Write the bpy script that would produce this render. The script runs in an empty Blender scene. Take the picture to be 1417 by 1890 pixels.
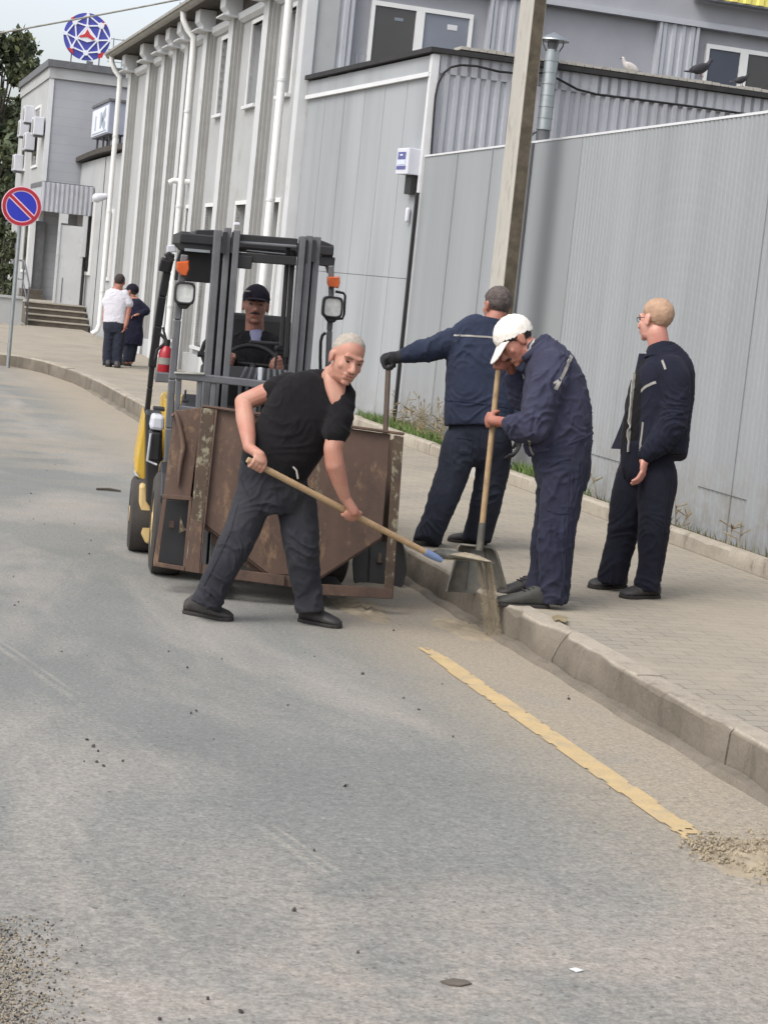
import bpy, bmesh, math, random
import numpy as np
from mathutils import Vector, Matrix, noise
from mathutils.bvhtree import BVHTree

SC = bpy.context.scene
R_ = math.radians
# ---------------------------------------------------------------- camera
FPX = 3500.0; PCX, PCY = 708.5, 945.0; CAMH = 1.85
ROLL = R_(5.85); PITCH = math.atan(408 / FPX)
CF = np.array([0, math.cos(PITCH), -math.sin(PITCH)]); CUP = np.array([0, math.sin(PITCH), math.cos(PITCH)]); CRI = np.array([1.0, 0, 0])
CR = math.cos(ROLL) * CRI + math.sin(ROLL) * CUP
CU = -math.sin(ROLL) * CRI + math.cos(ROLL) * CUP
CP = np.array([0, 0, CAMH])
cam = bpy.data.cameras.new('camera'); camo = bpy.data.objects.new('camera', cam); SC.collection.objects.link(camo)
cam.sensor_fit = 'VERTICAL'; cam.sensor_height = 36; cam.lens = 36 * FPX / 1890
cam.clip_start = 0.1; cam.clip_end = 3000
m = Matrix(((CR[0], CU[0], -CF[0], 0), (CR[1], CU[1], -CF[1], 0), (CR[2], CU[2], -CF[2], CAMH), (0, 0, 0, 1)))
camo.matrix_world = m
SC.camera = camo
# ---------------------------------------------------------------- sky, sun, exposure
SUN_EL, SUN_AZ = 52.0, 226.0       # degrees; azimuth clockwise from +Y
world = bpy.data.worlds.new('World'); SC.world = world; world.use_nodes = True
wn = world.node_tree.nodes; wl = world.node_tree.links
bg = wn['Background']; sky = wn.new('ShaderNodeTexSky'); sky.sky_type = 'NISHITA'; sky.sun_disc = False
sky.sun_elevation = R_(SUN_EL); sky.sun_rotation = R_(SUN_AZ); sky.air_density = 1.0; sky.dust_density = 4.0; sky.ozone_density = 1.0
hs = wn.new('ShaderNodeHueSaturation'); hs.inputs['Saturation'].default_value = 0.38
wl.new(sky.outputs[0], hs.inputs['Color']); wl.new(hs.outputs[0], bg.inputs[0]); bg.inputs[1].default_value = 0.15
sl = bpy.data.lights.new('sun', 'SUN'); so = bpy.data.objects.new('sun', sl); SC.collection.objects.link(so)
sl.energy = 0.5; sl.angle = R_(25); sl.color = (1.0, 0.975, 0.94)
az = R_(SUN_AZ); el = R_(SUN_EL)
sd = Vector((math.sin(az) * math.cos(el), math.cos(az) * math.cos(el), math.sin(el)))
so.rotation_euler = sd.to_track_quat('Z', 'Y').to_euler(); so.location = (0, 0, 30)
SC.view_settings.view_transform = 'Standard'; SC.view_settings.look = 'None'
SC.view_settings.exposure = 0.92; SC.view_settings.gamma = 1.0
SC.render.engine = 'CYCLES'
try:
    SC.cycles.max_bounces = 6; SC.cycles.use_denoising = True
except Exception: pass

# ---------------------------------------------------------------- coordinates
PH = R_(16.886)                     # street direction, left of +Y
SD = np.array([-math.sin(PH), math.cos(PH), 0]); SN = np.array([math.cos(PH), math.sin(PH), 0])
def W(t, s, z=0.0): return SD * s + SN * t + np.array([0, 0, z])
def ray(x, y): return CF + CR * (x - PCX) / FPX - CU * (y - PCY) / FPX
def P(x, y, D): return CP + ray(x, y) * D
def onz(x, y, z=0.0):
    r = ray(x, y); return CP + r * (z - CAMH) / r[2]
def depth(p): return float((np.asarray(p) - CP) @ CF)
def ont(x, y, t):
    r = ray(x, y); k = (t - CP @ SN) / (r @ SN); return CP + k * r
def ons(x, y, s):
    r = ray(x, y); k = (s - CP @ SD) / (r @ SD); return CP + k * r
def unit(v):
    v = np.asarray(v, float); n = np.linalg.norm(v); return v / n if n > 1e-9 else v
def cam_vec(r, u, f): return CR * r + CU * u + CF * f
class Frame:
    """origin + three axes; local points -> world, and pixel -> point on a local plane"""
    def __init__(s, o, x, y, z): s.o = np.asarray(o, float); s.A = np.array([x, y, z], float).T; s.I = np.linalg.inv(s.A)
    def w(s, p): return s.o + s.A @ np.asarray(p, float)
    def py(s, px, py, yl):
        o = s.I @ (CP - s.o); d = s.I @ ray(px, py); k = (yl - o[1]) / d[1]; q = o + k * d; return np.array([q[0], q[2]])
ST = Frame((0, 0, 0), SN, SD, (0, 0, 1))

# ---------------------------------------------------------------- objects
def link(o): SC.collection.objects.link(o); return o
def tag(o, label=None, cat=None, group=None, kind=None):
    if label: o['label'] = label
    if cat: o['category'] = cat
    if group: o['group'] = group
    if kind: o['kind'] = kind
    return o
def thing(name, loc, label, cat, group=None):
    o = bpy.data.objects.new(name, None); link(o); o.location = tuple(loc); o.empty_display_size = 0.2
    return tag(o, label, cat, group)
def base_of(o):
    p = np.array([0.0, 0, 0])
    while o is not None: p = p + np.array(o.location); o = o.parent
    return p
class MB:
    def __init__(s, frame=None): s.v = []; s.f = []; s.m = []; s.fr = frame
    def add(s, vs, fs, mi=0):
        b = len(s.v); s.v.extend([tuple(map(float, q)) for q in vs]); s.f.extend([tuple(b + i for i in q) for q in fs]); s.m.extend([mi] * len(fs)); return s
    def hexa(s, q, mi=0): return s.add(q, [(0, 3, 2, 1), (4, 5, 6, 7), (0, 1, 5, 4), (1, 2, 6, 5), (2, 3, 7, 6), (3, 0, 4, 7)], mi)
    def box(s, x0, x1, y0, y1, z0, z1, mi=0):
        return s.hexa([(x0, y0, z0), (x1, y0, z0), (x1, y1, z0), (x0, y1, z0), (x0, y0, z1), (x1, y0, z1), (x1, y1, z1), (x0, y1, z1)], mi)
    def prism(s, poly, ax, a, b, mi=0):
        """poly: 2-D outline; ax = the axis it is extruded along ('x','y','z') from a to b"""
        def q(p, c): return {'x': (c, p[0], p[1]), 'y': (p[0], c, p[1]), 'z': (p[0], p[1], c)}[ax]
        n = len(poly); vs = [q(p, a) for p in poly] + [q(p, b) for p in poly]
        fs = [tuple(range(n))[::-1], tuple(range(n, 2 * n))] + [(i, (i + 1) % n, n + (i + 1) % n, n + i) for i in range(n)]
        return s.add(vs, fs, mi)
    def rings(s, rs, mi=0, cap=True, closed=False):
        n = len(rs[0]); vs = [p for r in rs for p in r]; fs = []
        k = len(rs)
        for i in range(k if closed else k - 1):
            j = (i + 1) % k
            for a in range(n):
                b = (a + 1) % n; fs.append((i * n + a, i * n + b, j * n + b, j * n + a))
        if cap and not closed: fs += [tuple(range(n))[::-1], tuple(range((k - 1) * n, k * n))]
        return s.add(vs, fs, mi)
    def tube(s, pts, r, n=10, mi=0, closed=False):
        pts = [np.asarray(p, float) for p in pts]; k = len(pts); rr = r if hasattr(r, '__len__') else [r] * k
        rs = []; u = None
        for i in range(k):
            t = unit(pts[(i + 1) % k if closed else min(i + 1, k - 1)] - pts[(i - 1) % k if closed else max(i - 1, 0)])
            if u is None: u = unit(np.cross(t, (0, 0, 1) if abs(t[2]) < .9 else (1, 0, 0)))
            u = unit(u - t * (u @ t)); w = np.cross(t, u)
            rs.append([pts[i] + rr[i] * (math.cos(2 * math.pi * a / n) * u + math.sin(2 * math.pi * a / n) * w) for a in range(n)])
        return s.rings(rs, mi, True, closed)
    def bar(s, p0, p1, wd, th, side, mi=0):
        """rectangular bar from p0 to p1, wd across 'side', th across the third direction"""
        p0 = np.asarray(p0, float); p1 = np.asarray(p1, float); t = unit(p1 - p0); u = unit(np.asarray(side, float) - t * (np.asarray(side, float) @ t)); w = np.cross(t, u)
        q = [(-1, -1), (1, -1), (1, 1), (-1, 1)]
        return s.hexa([p0 + u * a * wd / 2 + w * b * th / 2 for a, b in q] + [p1 + u * a * wd / 2 + w * b * th / 2 for a, b in q], mi)
    def ell(s, c, ax, nu=20, nv=12, mi=0):
        c = np.asarray(c, float); A = [np.asarray(a, float) for a in ax]
        vs = [c - A[2]]; fs = []
        for j in range(1, nv):
            ph = -math.pi / 2 + math.pi * j / nv
            for i in range(nu):
                th = 2 * math.pi * i / nu
                vs.append(c + math.cos(ph) * (math.cos(th) * A[0] + math.sin(th) * A[1]) + math.sin(ph) * A[2])
        vs.append(c + A[2]); top = len(vs) - 1
        for i in range(nu): fs.append((0, 1 + (i + 1) % nu, 1 + i)); fs.append((top, top - nu + i, top - nu + (i + 1) % nu))
        for j in range(nv - 2):
            for i in range(nu):
                a = 1 + j * nu + i; b = 1 + j * nu + (i + 1) % nu; fs.append((a, b, b + nu, a + nu))
        return s.add(vs, fs, mi)
    def cap(s, p0, p1, r0, r1, n=14):
        """rounded cone"""
        p0 = np.asarray(p0, float); p1 = np.asarray(p1, float); t = unit(p1 - p0) if np.linalg.norm(p1 - p0) > 1e-6 else np.array([0, 0, 1.0])
        u = unit(np.cross(t, (0, 0, 1) if abs(t[2]) < .9 else (1, 0, 0))); w = np.cross(t, u); rs = []
        for k in range(1, 5):
            a = -math.pi / 2 + (math.pi / 2) * k / 4; rs.append((p0 + t * r0 * math.sin(a), r0 * math.cos(a)))
        for k in range(0, 4):
            a = (math.pi / 2) * k / 4; rs.append((p1 + t * r1 * math.sin(a), r1 * math.cos(a)))
        return s.rings([[c + r * (math.cos(2 * math.pi * a / n) * u + math.sin(2 * math.pi * a / n) * w) for a in range(n)] for c, r in rs])
    def chain(s, pts, rad):
        for i in range(len(pts) - 1): s.cap(pts[i], pts[i + 1], rad[i], rad[i + 1])
        return s
    def wv(s): return [s.fr.w(q) for q in s.v] if s.fr else [np.array(q) for q in s.v]
    def build(s, name, mats, parent=None, smooth=None, bevel=0, label=None, cat=None, group=None, kind=None, origin=None):
        vs = s.wv(); A = np.array(vs)
        if parent is None:
            o0 = np.array([(A[:, 0].min() + A[:, 0].max()) / 2, (A[:, 1].min() + A[:, 1].max()) / 2, A[:, 2].min()]) if origin is None else np.asarray(origin, float)
            rel = o0
        else: o0 = np.zeros(3); rel = base_of(parent)
        me = bpy.data.meshes.new(name); me.from_pydata([tuple(v - rel) for v in vs], [], s.f)
        mats = mats if isinstance(mats, (list, tuple)) else [mats]
        for q in mats: me.materials.append(q)
        if len(mats) > 1: me.polygons.foreach_set('material_index', s.m)
        bm = bmesh.new(); bm.from_mesh(me); bmesh.ops.recalc_face_normals(bm, faces=bm.faces); bm.to_mesh(me); bm.free()
        if smooth is not None:
            me.polygons.foreach_set('use_smooth', [True] * len(me.polygons))
            if smooth < 179: me.set_sharp_from_angle(angle=R_(smooth))
        o = link(bpy.data.objects.new(name, me)); o.location = tuple(o0)
        if parent is not None: o.parent = parent
        if bevel:
            b = o.modifiers.new('bevel', 'BEVEL'); b.width = bevel; b.segments = 2; b.limit_method = 'ANGLE'; b.angle_limit = R_(40)
        return tag(o, label, cat, group, kind)
def grow(name, mb, mat, voxel, sm=6, parent=None, wr=None, wscale=(6, 6, 8.5), origin=None, label=None, cat=None, keep=None):
    """one continuous surface round all the shapes in mb (voxel remesh + smoothing), with cloth folds pushed along the normals"""
    me = bpy.data.meshes.new('tmp'); me.from_pydata([tuple(v) for v in mb.wv()], [], mb.f)
    bm = bmesh.new(); bm.from_mesh(me); bmesh.ops.recalc_face_normals(bm, faces=bm.faces); bm.to_mesh(me); bm.free()
    t = link(bpy.data.objects.new('tmp', me))
    r = t.modifiers.new('r', 'REMESH'); r.mode = 'VOXEL'; r.voxel_size = voxel; r.use_smooth_shade = True
    q = t.modifiers.new('s', 'SMOOTH'); q.iterations = sm; q.factor = 0.5
    dg = bpy.context.evaluated_depsgraph_get(); dg.update()
    out = bpy.data.meshes.new_from_object(t.evaluated_get(dg))
    bpy.data.objects.remove(t); bpy.data.meshes.remove(me)
    n = len(out.vertices); co = np.zeros(n * 3); out.vertices.foreach_get('co', co); co = co.reshape(-1, 3)
    no = np.zeros(n * 3); out.vertices.foreach_get('normal', no); no = no.reshape(-1, 3)
    if wr:
        a, b, c = wscale; d = np.zeros(n); e = np.zeros(n)
        for i, p in enumerate(co):
            g = noise.noise(Vector((p[0] * 2.6 + 3, p[1] * 2.6, p[2] * 2.6))); sh = 7 * g
            v1 = noise.noise(Vector((p[0] * a + p[2] * sh, p[1] * b + p[2] * 2, p[2] * c + p[0] * sh)))
            v2 = noise.noise(Vector((p[0] * a * 2.0 - p[2] * 8, p[1] * b * 1.8 + 7, p[2] * c * 1.1 + p[0] * 9)))
            d[i] = 1.9 * max(0, 1 - 3.2 * abs(v1)) ** 1.6 + 1.1 * max(0, 1 - 3.4 * abs(v2)) ** 1.6; e[i] = noise.noise(Vector((p[0] * 6, p[1] * 6, p[2] * 5)))
        amp = wr if not callable(wr) else np.array([wr(p) for p in co])
        co = co + no * ((d - 0.75) * amp * .44 + e * .007)[:, None]
    rel = (np.asarray(origin) if parent is None else base_of(parent))
    out.vertices.foreach_set('co', (co - rel).ravel()); out.update()
    out.name = name; out.materials.clear(); out.materials.append(mat)
    out.polygons.foreach_set('use_smooth', [True] * len(out.polygons)); out.polygons.foreach_set('material_index', [0] * len(out.polygons))
    o = link(bpy.data.objects.new(name, out))
    if parent is None: o.location = tuple(rel)
    else: o.parent = parent
    return tag(o, label, cat)
def bvh_of(o):
    rel = base_of(o); return BVHTree.FromPolygons([Vector(v.co) + Vector(rel) for v in o.data.vertices], [tuple(p.vertices) for p in o.data.polygons])
def resample(px, step):
    out = []
    for (a, b) in zip(px[:-1], px[1:]):
        d = math.hypot(b[0] - a[0], b[1] - a[1]); n = max(1, int(d / step))
        out += [(a[0] + (b[0] - a[0]) * i / n, a[1] + (b[1] - a[1]) * i / n) for i in range(n)]
    return out + [px[-1]]
def piping(name, onto, px, wd, mat, parent, lift=0.003):
    """a flat sewn strip lying on the cloth of 'onto' along an outline seen in the photo"""
    bv = bvh_of(onto); pts = []
    for x, y in resample(px, 4):
        d = Vector(ray(x, y)).normalized(); h = bv.ray_cast(Vector(CP), d)
        if h[0] is not None: pts.append((np.array(h[0]), np.array(h[1])))
    if len(pts) < 2: return None
    C = [p for p, _ in pts]; C = [(C[max(i - 1, 0)] + 2 * C[i] + C[min(i + 1, len(C) - 1)]) / 4 for i in range(len(C))]
    mb = MB(); rs = []
    for i, c in enumerate(C):
        nn = unit(pts[i][1]); t = unit(C[min(i + 1, len(C) - 1)] - C[max(i - 1, 0)]); u = unit(np.cross(nn, t))
        rs.append([c + u * wd / 2 - nn * .006, c + u * wd / 2 + nn * lift, c - u * wd / 2 + nn * lift, c - u * wd / 2 - nn * .006])
    mb.rings(rs); return mb.build(name, mat, parent, smooth=50)

# ---------------------------------------------------------------- materials
def lin(c): c /= 255.0; return c / 12.92 if c <= .04045 else ((c + .055) / 1.055) ** 2.4
def rgb(r, g, b, k=1.0): return (lin(r) * k, lin(g) * k, lin(b) * k, 1)
class NT:
    def __init__(s, name):
        s.m = bpy.data.materials.new(name); s.m.use_nodes = True; s.t = s.m.node_tree; s.n = s.t.nodes; s.l = s.t.links
        s.b = s.n['Principled BSDF']; s.tc = s.n.new('ShaderNodeTexCoord')
    def mapping(s, scale=(1, 1, 1), rot=(0, 0, 0), loc=(0, 0, 0), src=None):
        q = s.n.new('ShaderNodeMapping'); q.inputs['Scale'].default_value = scale; q.inputs['Rotation'].default_value = rot; q.inputs['Location'].default_value = loc
        s.l.new(src or s.tc.outputs['Object'], q.inputs['Vector']); return q.outputs[0]
    def noise(s, sc, det=4, rough=.6, vec=None, dist=0):
        q = s.n.new('ShaderNodeTexNoise'); q.inputs['Scale'].default_value = sc; q.inputs['Detail'].default_value = det; q.inputs['Roughness'].default_value = rough; q.inputs['Distortion'].default_value = dist
        s.l.new(vec or s.tc.outputs['Object'], q.inputs['Vector']); return q.outputs['Fac']
    def ramp(s, f, stops):
        q = s.n.new('ShaderNodeValToRGB'); e = q.color_ramp.elements
        while len(e) < len(stops): e.new(.5)
        for i, (p, c) in enumerate(stops): e[i].position = p; e[i].color = c if hasattr(c, '__len__') else (c, c, c, 1)
        s.l.new(f, q.inputs[0]); return q.outputs[0]
    def mix(s, f, a, b, mode='MIX'):
        q = s.n.new('ShaderNodeMix'); q.data_type = 'RGBA'; q.blend_type = mode
        for i, v in ((0, f), (6, a), (7, b)):
            if hasattr(v, 'node'): s.l.new(v, q.inputs[i])
            else: q.inputs[i].default_value = v
        return q.outputs[2]
    def math(s, op, a, b=0.0, clamp=False):
        q = s.n.new('ShaderNodeMath'); q.operation = op; q.use_clamp = clamp
        for i, v in ((0, a), (1, b)):
            if hasattr(v, 'node'): s.l.new(v, q.inputs[i])
            else: q.inputs[i].default_value = v
        return q.outputs[0]
    def bump(s, h, st=.3, dist=.01):
        q = s.n.new('ShaderNodeBump'); q.inputs['Strength'].default_value = st; q.inputs['Distance'].default_value = dist
        s.l.new(h, q.inputs['Height'])
        if s.b.inputs['Normal'].is_linked: s.l.new(s.b.inputs['Normal'].links[0].from_socket, q.inputs['Normal'])
        s.l.new(q.outputs[0], s.b.inputs['Normal'])
    def set(s, col=None, rough=None, metal=None):
        for k, v in (('Base Color', col), ('Roughness', rough), ('Metallic', metal)):
            if v is None: continue
            if hasattr(v, 'node'): s.l.new(v, s.b.inputs[k])
            else: s.b.inputs[k].default_value = v
        return s
def mk(name, c, rough=.6, metal=0.0, var=.18, vs=3.0, bump=0.0, bs=60.0, bd=.004, stretch=(1, 1, 1), c2=None, th=(.45, .6), c2s=8.0, fine=0.0):
    """plain paint / cloth / metal with uneven tone, optional second colour in patches, optional relief"""
    t = NT(name); v = t.mapping(stretch)
    dark = tuple(x * (1 - var) for x in c[:3]) + (1,); light = tuple(min(1, x * (1 + var)) for x in c[:3]) + (1,)
    col = t.ramp(t.noise(vs, 5, .65, v), [(.3, dark), (.7, light)])
    if fine: col = t.mix(fine, col, t.ramp(t.noise(220, 2, .5), [(.3, (.2, .2, .2, 1)), (.7, (.8, .8, .8, 1))]), 'OVERLAY')
    if c2 is not None: col = t.mix(t.ramp(t.noise(c2s, 6, .7, v), [(th[0], 0.0), (th[1], 1.0)]), col, c2)
    t.set(col, rough, metal)
    if bump: t.bump(t.noise(bs, 4, .6, v), bump, bd)
    return t.m

def ts(t): return t.mapping((1, 1, 1), (0, 0, -PH))
def sep(t, v):
    q = t.n.new('ShaderNodeSeparateXYZ'); t.l.new(v, q.inputs[0]); return q.outputs
def mrange(t, f, a, b, c=0.0, d=1.0):
    q = t.n.new('ShaderNodeMapRange'); q.interpolation_type = 'SMOOTHSTEP'; t.l.new(f, q.inputs[0])
    for i, v in enumerate((a, b, c, d)): q.inputs[i + 1].default_value = v
    return q.outputs[0]
def road_material():
    t = NT('dusty_asphalt'); v = ts(t); x, s, _ = sep(t, v)
    A0 = rgb(141, 143, 139, .62); A1 = rgb(153, 154, 150, .64); TAN = rgb(178, 166, 147, .70); PINK = rgb(180, 172, 162, .76)
    base = t.ramp(t.noise(.9, 6, .6, v), [(.3, A0), (.7, A1)])
    wide = t.mapping((.55, 1.5, 1), src=v)
    patch = t.ramp(t.noise(.55, 7, .62, t.mapping((1.3, .5, 1), (0, 0, .5), src=v), .4), [(.48, 0.0), (.66, 1.0)])
    base = t.mix(t.math('MULTIPLY', patch, .8), base, PINK)
    # sand washed against the kerb and drifts further up the street
    gut = t.math('MULTIPLY', mrange(t, x, 2.35, 3.35), t.ramp(t.noise(1.6, 6, .6, v, .5), [(.18, .45), (.5, 1.0)]))
    far = t.math('MULTIPLY', mrange(t, s, 11.0, 22.0), t.ramp(t.noise(1.0, 6, .6, t.mapping((.35, 1.6, 1), (0, 0, .25), src=v), .6), [(.44, 0.0), (.60, 1.0)]))
    base = t.mix(t.math('MULTIPLY', t.math('MAXIMUM', gut, t.math('MULTIPLY', far, .7)), .95), base, TAN)
    # wheel tracks, pale scuffs
    for (a0, off, wdt) in ((.227, 2.91, .012), (.227, 2.965, .007), (.12, 1.62, .02)):
        ln = t.math('ADD', x, t.math('MULTIPLY', s, a0)); ln = t.math('ADD', ln, t.math('MULTIPLY', t.math('SUBTRACT', t.noise(.8, 3, .5, v), .5), .10))
        d = t.math('ABSOLUTE', t.math('SUBTRACT', ln, off))
        msk = t.math('MULTIPLY', mrange(t, d, wdt * 2.2, wdt * .3), t.ramp(t.noise(2.2, 5, .6, v), [(.42, 0.0), (.62, .45)]))
        base = t.mix(msk, base, rgb(196, 190, 178, .62))
    near = t.math('MULTIPLY', mrange(t, s, 6.3, 4.7), t.ramp(t.noise(1.5, 7, .68, v, .6), [(.38, 0.0), (.6, 1.0)]))
    base = t.mix(t.math('MULTIPLY', near, .75), base, rgb(184, 174, 163, .70))
    # damp/dark scuffs and fine aggregate
    dk = t.ramp(t.noise(1.1, 6, .62, t.mapping((.5, 1.8, 1), (0, 0, .2), src=v), .8), [(.60, 0.0), (.72, 1.0)])
    base = t.mix(t.math('MULTIPLY', dk, .22), base, rgb(108, 109, 104, .6))
    agg = t.ramp(t.noise(62, 4, .7, v), [(.34, (.2, .2, .19, 1)), (.5, (.5, .5, .5, 1)), (.66, (.78, .77, .75, 1))])
    base = t.mix(.42, base, agg, 'OVERLAY')
    g2 = t.ramp(t.noise(24, 5, .8, v), [(.36, (.3, .3, .3, 1)), (.5, (.5, .5, .5, 1)), (.64, (.7, .7, .69, 1))])
    base = t.mix(t.math('ADD', t.math('MULTIPLY', mrange(t, s, 9.0, 5.0), .45), .15), base, g2, 'OVERLAY')
    pit = t.math('MULTIPLY', t.ramp(t.noise(33, 2, .5, t.mapping((1, 1, 1), loc=(7, 3, 0), src=v)), [(.665, 0.0), (.70, 1.0)]), mrange(t, s, 11.0, 5.0))
    base = t.mix(t.math('MULTIPLY', pit, .55), base, rgb(92, 90, 86, .5))
    spk = t.ramp(t.noise(38, 2, .5, v), [(.66, 0.0), (.72, 1.0)])
    base = t.mix(t.math('MULTIPLY', spk, .4), base, rgb(205, 200, 190, .66))
    base = t.mix(1.0, base, (.90, .90, .90, 1), 'MULTIPLY')
    t.set(base, .92)
    t.bump(t.noise(60, 5, .75, v), .28, .012); t.bump(t.noise(9, 4, .6, v), .25, .03)
    return t.m
def sheet_material(name, c, c2):
    """painted sheet: faint rain streaks, broad tonal bands, shallow dents, splashed dirt low down"""
    t = NT(name); v = ts(t); z = sep(t, t.tc.outputs['Object'])[2]
    col = t.mix(t.ramp(t.noise(1.0, 4, .55, t.mapping((1.6, 1.6, .12), src=v)), [(.42, 0.0), (.68, .8)]), c, c2)
    col = t.mix(t.math('MULTIPLY', t.ramp(t.noise(7, 5, .7, t.mapping((2.2, 2.2, .07), src=v)), [(.5, 0.0), (.75, 1.0)]), .20), col, tuple(x * .84 for x in c[:3]) + (1,))
    sp = t.math('MULTIPLY', mrange(t, z, .75, .2), t.ramp(t.noise(5, 6, .7, v), [(.4, 0.0), (.65, 1.0)]))
    col = t.mix(t.math('MULTIPLY', sp, .55), col, rgb(150, 142, 126, .6))
    t.set(col, .5); t.bump(t.noise(1.6, 2, .4, t.mapping((1, 1, .5), src=v)), .12, .05); return t.m
def paving_material():
    t = NT('sandy_paving'); v = ts(t)
    b = t.n.new('ShaderNodeTexBrick'); t.l.new(v, b.inputs['Vector'])
    b.inputs['Scale'].default_value = 1.0; b.inputs['Brick Width'].default_value = .2; b.inputs['Row Height'].default_value = .1; b.inputs['Mortar Size'].default_value = .005
    b.inputs['Color1'].default_value = rgb(176, 168, 153, .64); b.inputs['Color2'].default_value = rgb(162, 155, 142, .64); b.inputs['Mortar'].default_value = rgb(112, 104, 92, .62); b.inputs['Mortar Smooth'].default_value = .6
    sand = t.ramp(t.noise(1.3, 7, .65, v, .5), [(.36, 0.0), (.62, 1.0)])
    base = t.mix(t.math('MULTIPLY', sand, .75), b.outputs['Color'], rgb(183, 172, 153, .66))
    dk = t.ramp(t.noise(.7, 6, .6, t.mapping((1.2, .5, 1), (0, 0, .6), src=v)), [(.55, 0.0), (.75, 1.0)])
    base = t.mix(t.math('MULTIPLY', dk, .4), base, rgb(140, 134, 124, .64))
    base = t.mix(.25, base, t.ramp(t.noise(90, 3, .6, v), [(.3, (.3, .3, .3, 1)), (.7, (.7, .7, .7, 1))]), 'OVERLAY')
    t.set(base, .95); t.bump(b.outputs['Fac'], -.25, .004); t.bump(t.noise(40, 4, .6, v), .3, .008)
    return t.m
def rust_material():
    t = NT('rusty_brown_steel')
    base = t.ramp(t.noise(4, 6, .65, t.mapping((1, 1, .6))), [(.3, rgb(82, 64, 55, .64)), (.55, rgb(109, 85, 71, .64)), (.75, rgb(128, 102, 84, .64))])
    base = t.mix(t.ramp(t.noise(11, 7, .72, t.mapping((1, 1, .45))), [(.56, 0.0), (.66, .75)]), base, rgb(150, 120, 92, .68))
    base = t.mix(t.ramp(t.noise(7, 7, .7, t.mapping((1.2, 1, .55), loc=(3, 1, 2))), [(.64, 0.0), (.70, .8)]), base, rgb(150, 140, 112, .68))
    base = t.mix(t.ramp(t.noise(16, 5, .7, t.mapping((1, 1, .25), loc=(9, 3, 4))), [(.6, 0.0), (.72, .6)]), base, rgb(60, 44, 38, .8))
    t.set(base, .68); t.bump(t.noise(45, 5, .65), .35, .006); return t.m
def flake_material():
    t = NT('flaking_paint_steel')
    base = t.ramp(t.noise(6, 6, .65), [(.3, rgb(74, 58, 46, .68)), (.7, rgb(104, 84, 64, .68))])
    base = t.mix(t.ramp(t.noise(19, 5, .7, t.mapping((1, 1, .6))), [(.53, 0.0), (.59, .85)]), base, rgb(164, 158, 132, .66))
    t.set(base, .68); t.bump(t.noise(22, 5, .65), .4, .006); return t.m
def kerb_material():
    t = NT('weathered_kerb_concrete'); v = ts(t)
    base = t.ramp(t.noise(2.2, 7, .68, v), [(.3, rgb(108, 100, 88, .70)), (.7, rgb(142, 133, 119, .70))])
    zz = sep(t, t.tc.outputs['Object'])[2]; pale_tone = t.math('MULTIPLY', mrange(t, zz, .172, .186), t.ramp(t.noise(3, 6, .7, v), [(.25, .5), (.55, 1.0)]))  # paler tone mixed in towards the top of the stones
    base = t.mix(pale_tone, base, rgb(184, 174, 158, .70))
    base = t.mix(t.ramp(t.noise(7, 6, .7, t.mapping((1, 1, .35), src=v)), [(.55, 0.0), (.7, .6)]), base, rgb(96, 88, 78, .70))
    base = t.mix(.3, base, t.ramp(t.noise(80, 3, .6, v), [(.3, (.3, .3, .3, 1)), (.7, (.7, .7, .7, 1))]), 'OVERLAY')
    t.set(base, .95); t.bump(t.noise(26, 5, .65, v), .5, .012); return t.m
def siding_material():
    t = NT('lapped_grey_siding'); z = sep(t, t.tc.outputs['Object'])[2]
    saw = t.math('FRACT', t.math('MULTIPLY', z, 1 / .23))
    ln = t.ramp(saw, [(.0, 1.0), (.10, 0.0)])
    base = t.ramp(t.noise(1.2, 4, .5), [(.3, rgb(172, 174, 180, .8)), (.7, rgb(184, 186, 190, .8))])
    base = t.mix(t.math('MULTIPLY', ln, .5), base, rgb(140, 142, 148, .8))
    t.set(base, .6); t.bump(saw, .4, .02); return t.m
def skin_material(name, c, red):
    t = NT(name); base = t.ramp(t.noise(9, 4, .55), [(.3, c), (.72, red)])
    base = t.mix(.18, base, t.ramp(t.noise(120, 3, .6), [(.3, (.35, .35, .35, 1)), (.7, (.65, .65, .65, 1))]), 'OVERLAY')
    t.set(base, .55); t.b.inputs['Subsurface Weight'].default_value = .12; t.b.inputs['Subsurface Radius'].default_value = (.012, .005, .003); t.b.inputs['Subsurface Scale'].default_value = .6
    t.bump(t.noise(160, 3, .6), .12, .003); return t.m
def cloth_mat(name, c, var=.22, pale_tone=None):
    t = NT(name); dark = tuple(x * (1 - var) for x in c[:3]) + (1,); lt = tuple(x * (1 + var) for x in c[:3]) + (1,)
    base = t.ramp(t.noise(5, 6, .65), [(.3, dark), (.7, lt)])
    if pale_tone: base = t.mix(t.ramp(t.noise(3.3, 6, .7), [(.5, 0.0), (.75, .45)]), base, pale_tone)
    t.set(base, .95); t.b.inputs['Sheen Weight'].default_value = .03; t.b.inputs['Specular IOR Level'].default_value = .15
    t.bump(t.noise(26, 5, .65, t.mapping((1, 1, .8), (.3, .4, 0)), .6), .4, .010); t.bump(t.noise(420, 2, .5), .15, .002); return t.m
def glass_mat(name, c, rough=.08):
    t = NT(name); t.set(t.ramp(t.noise(1.1, 3, .5), [(.3, c), (.7, tuple(x * 1.4 for x in c[:3]) + (1,))]), rough); t.b.inputs['Specular IOR Level'].default_value = .6; return t.m

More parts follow.
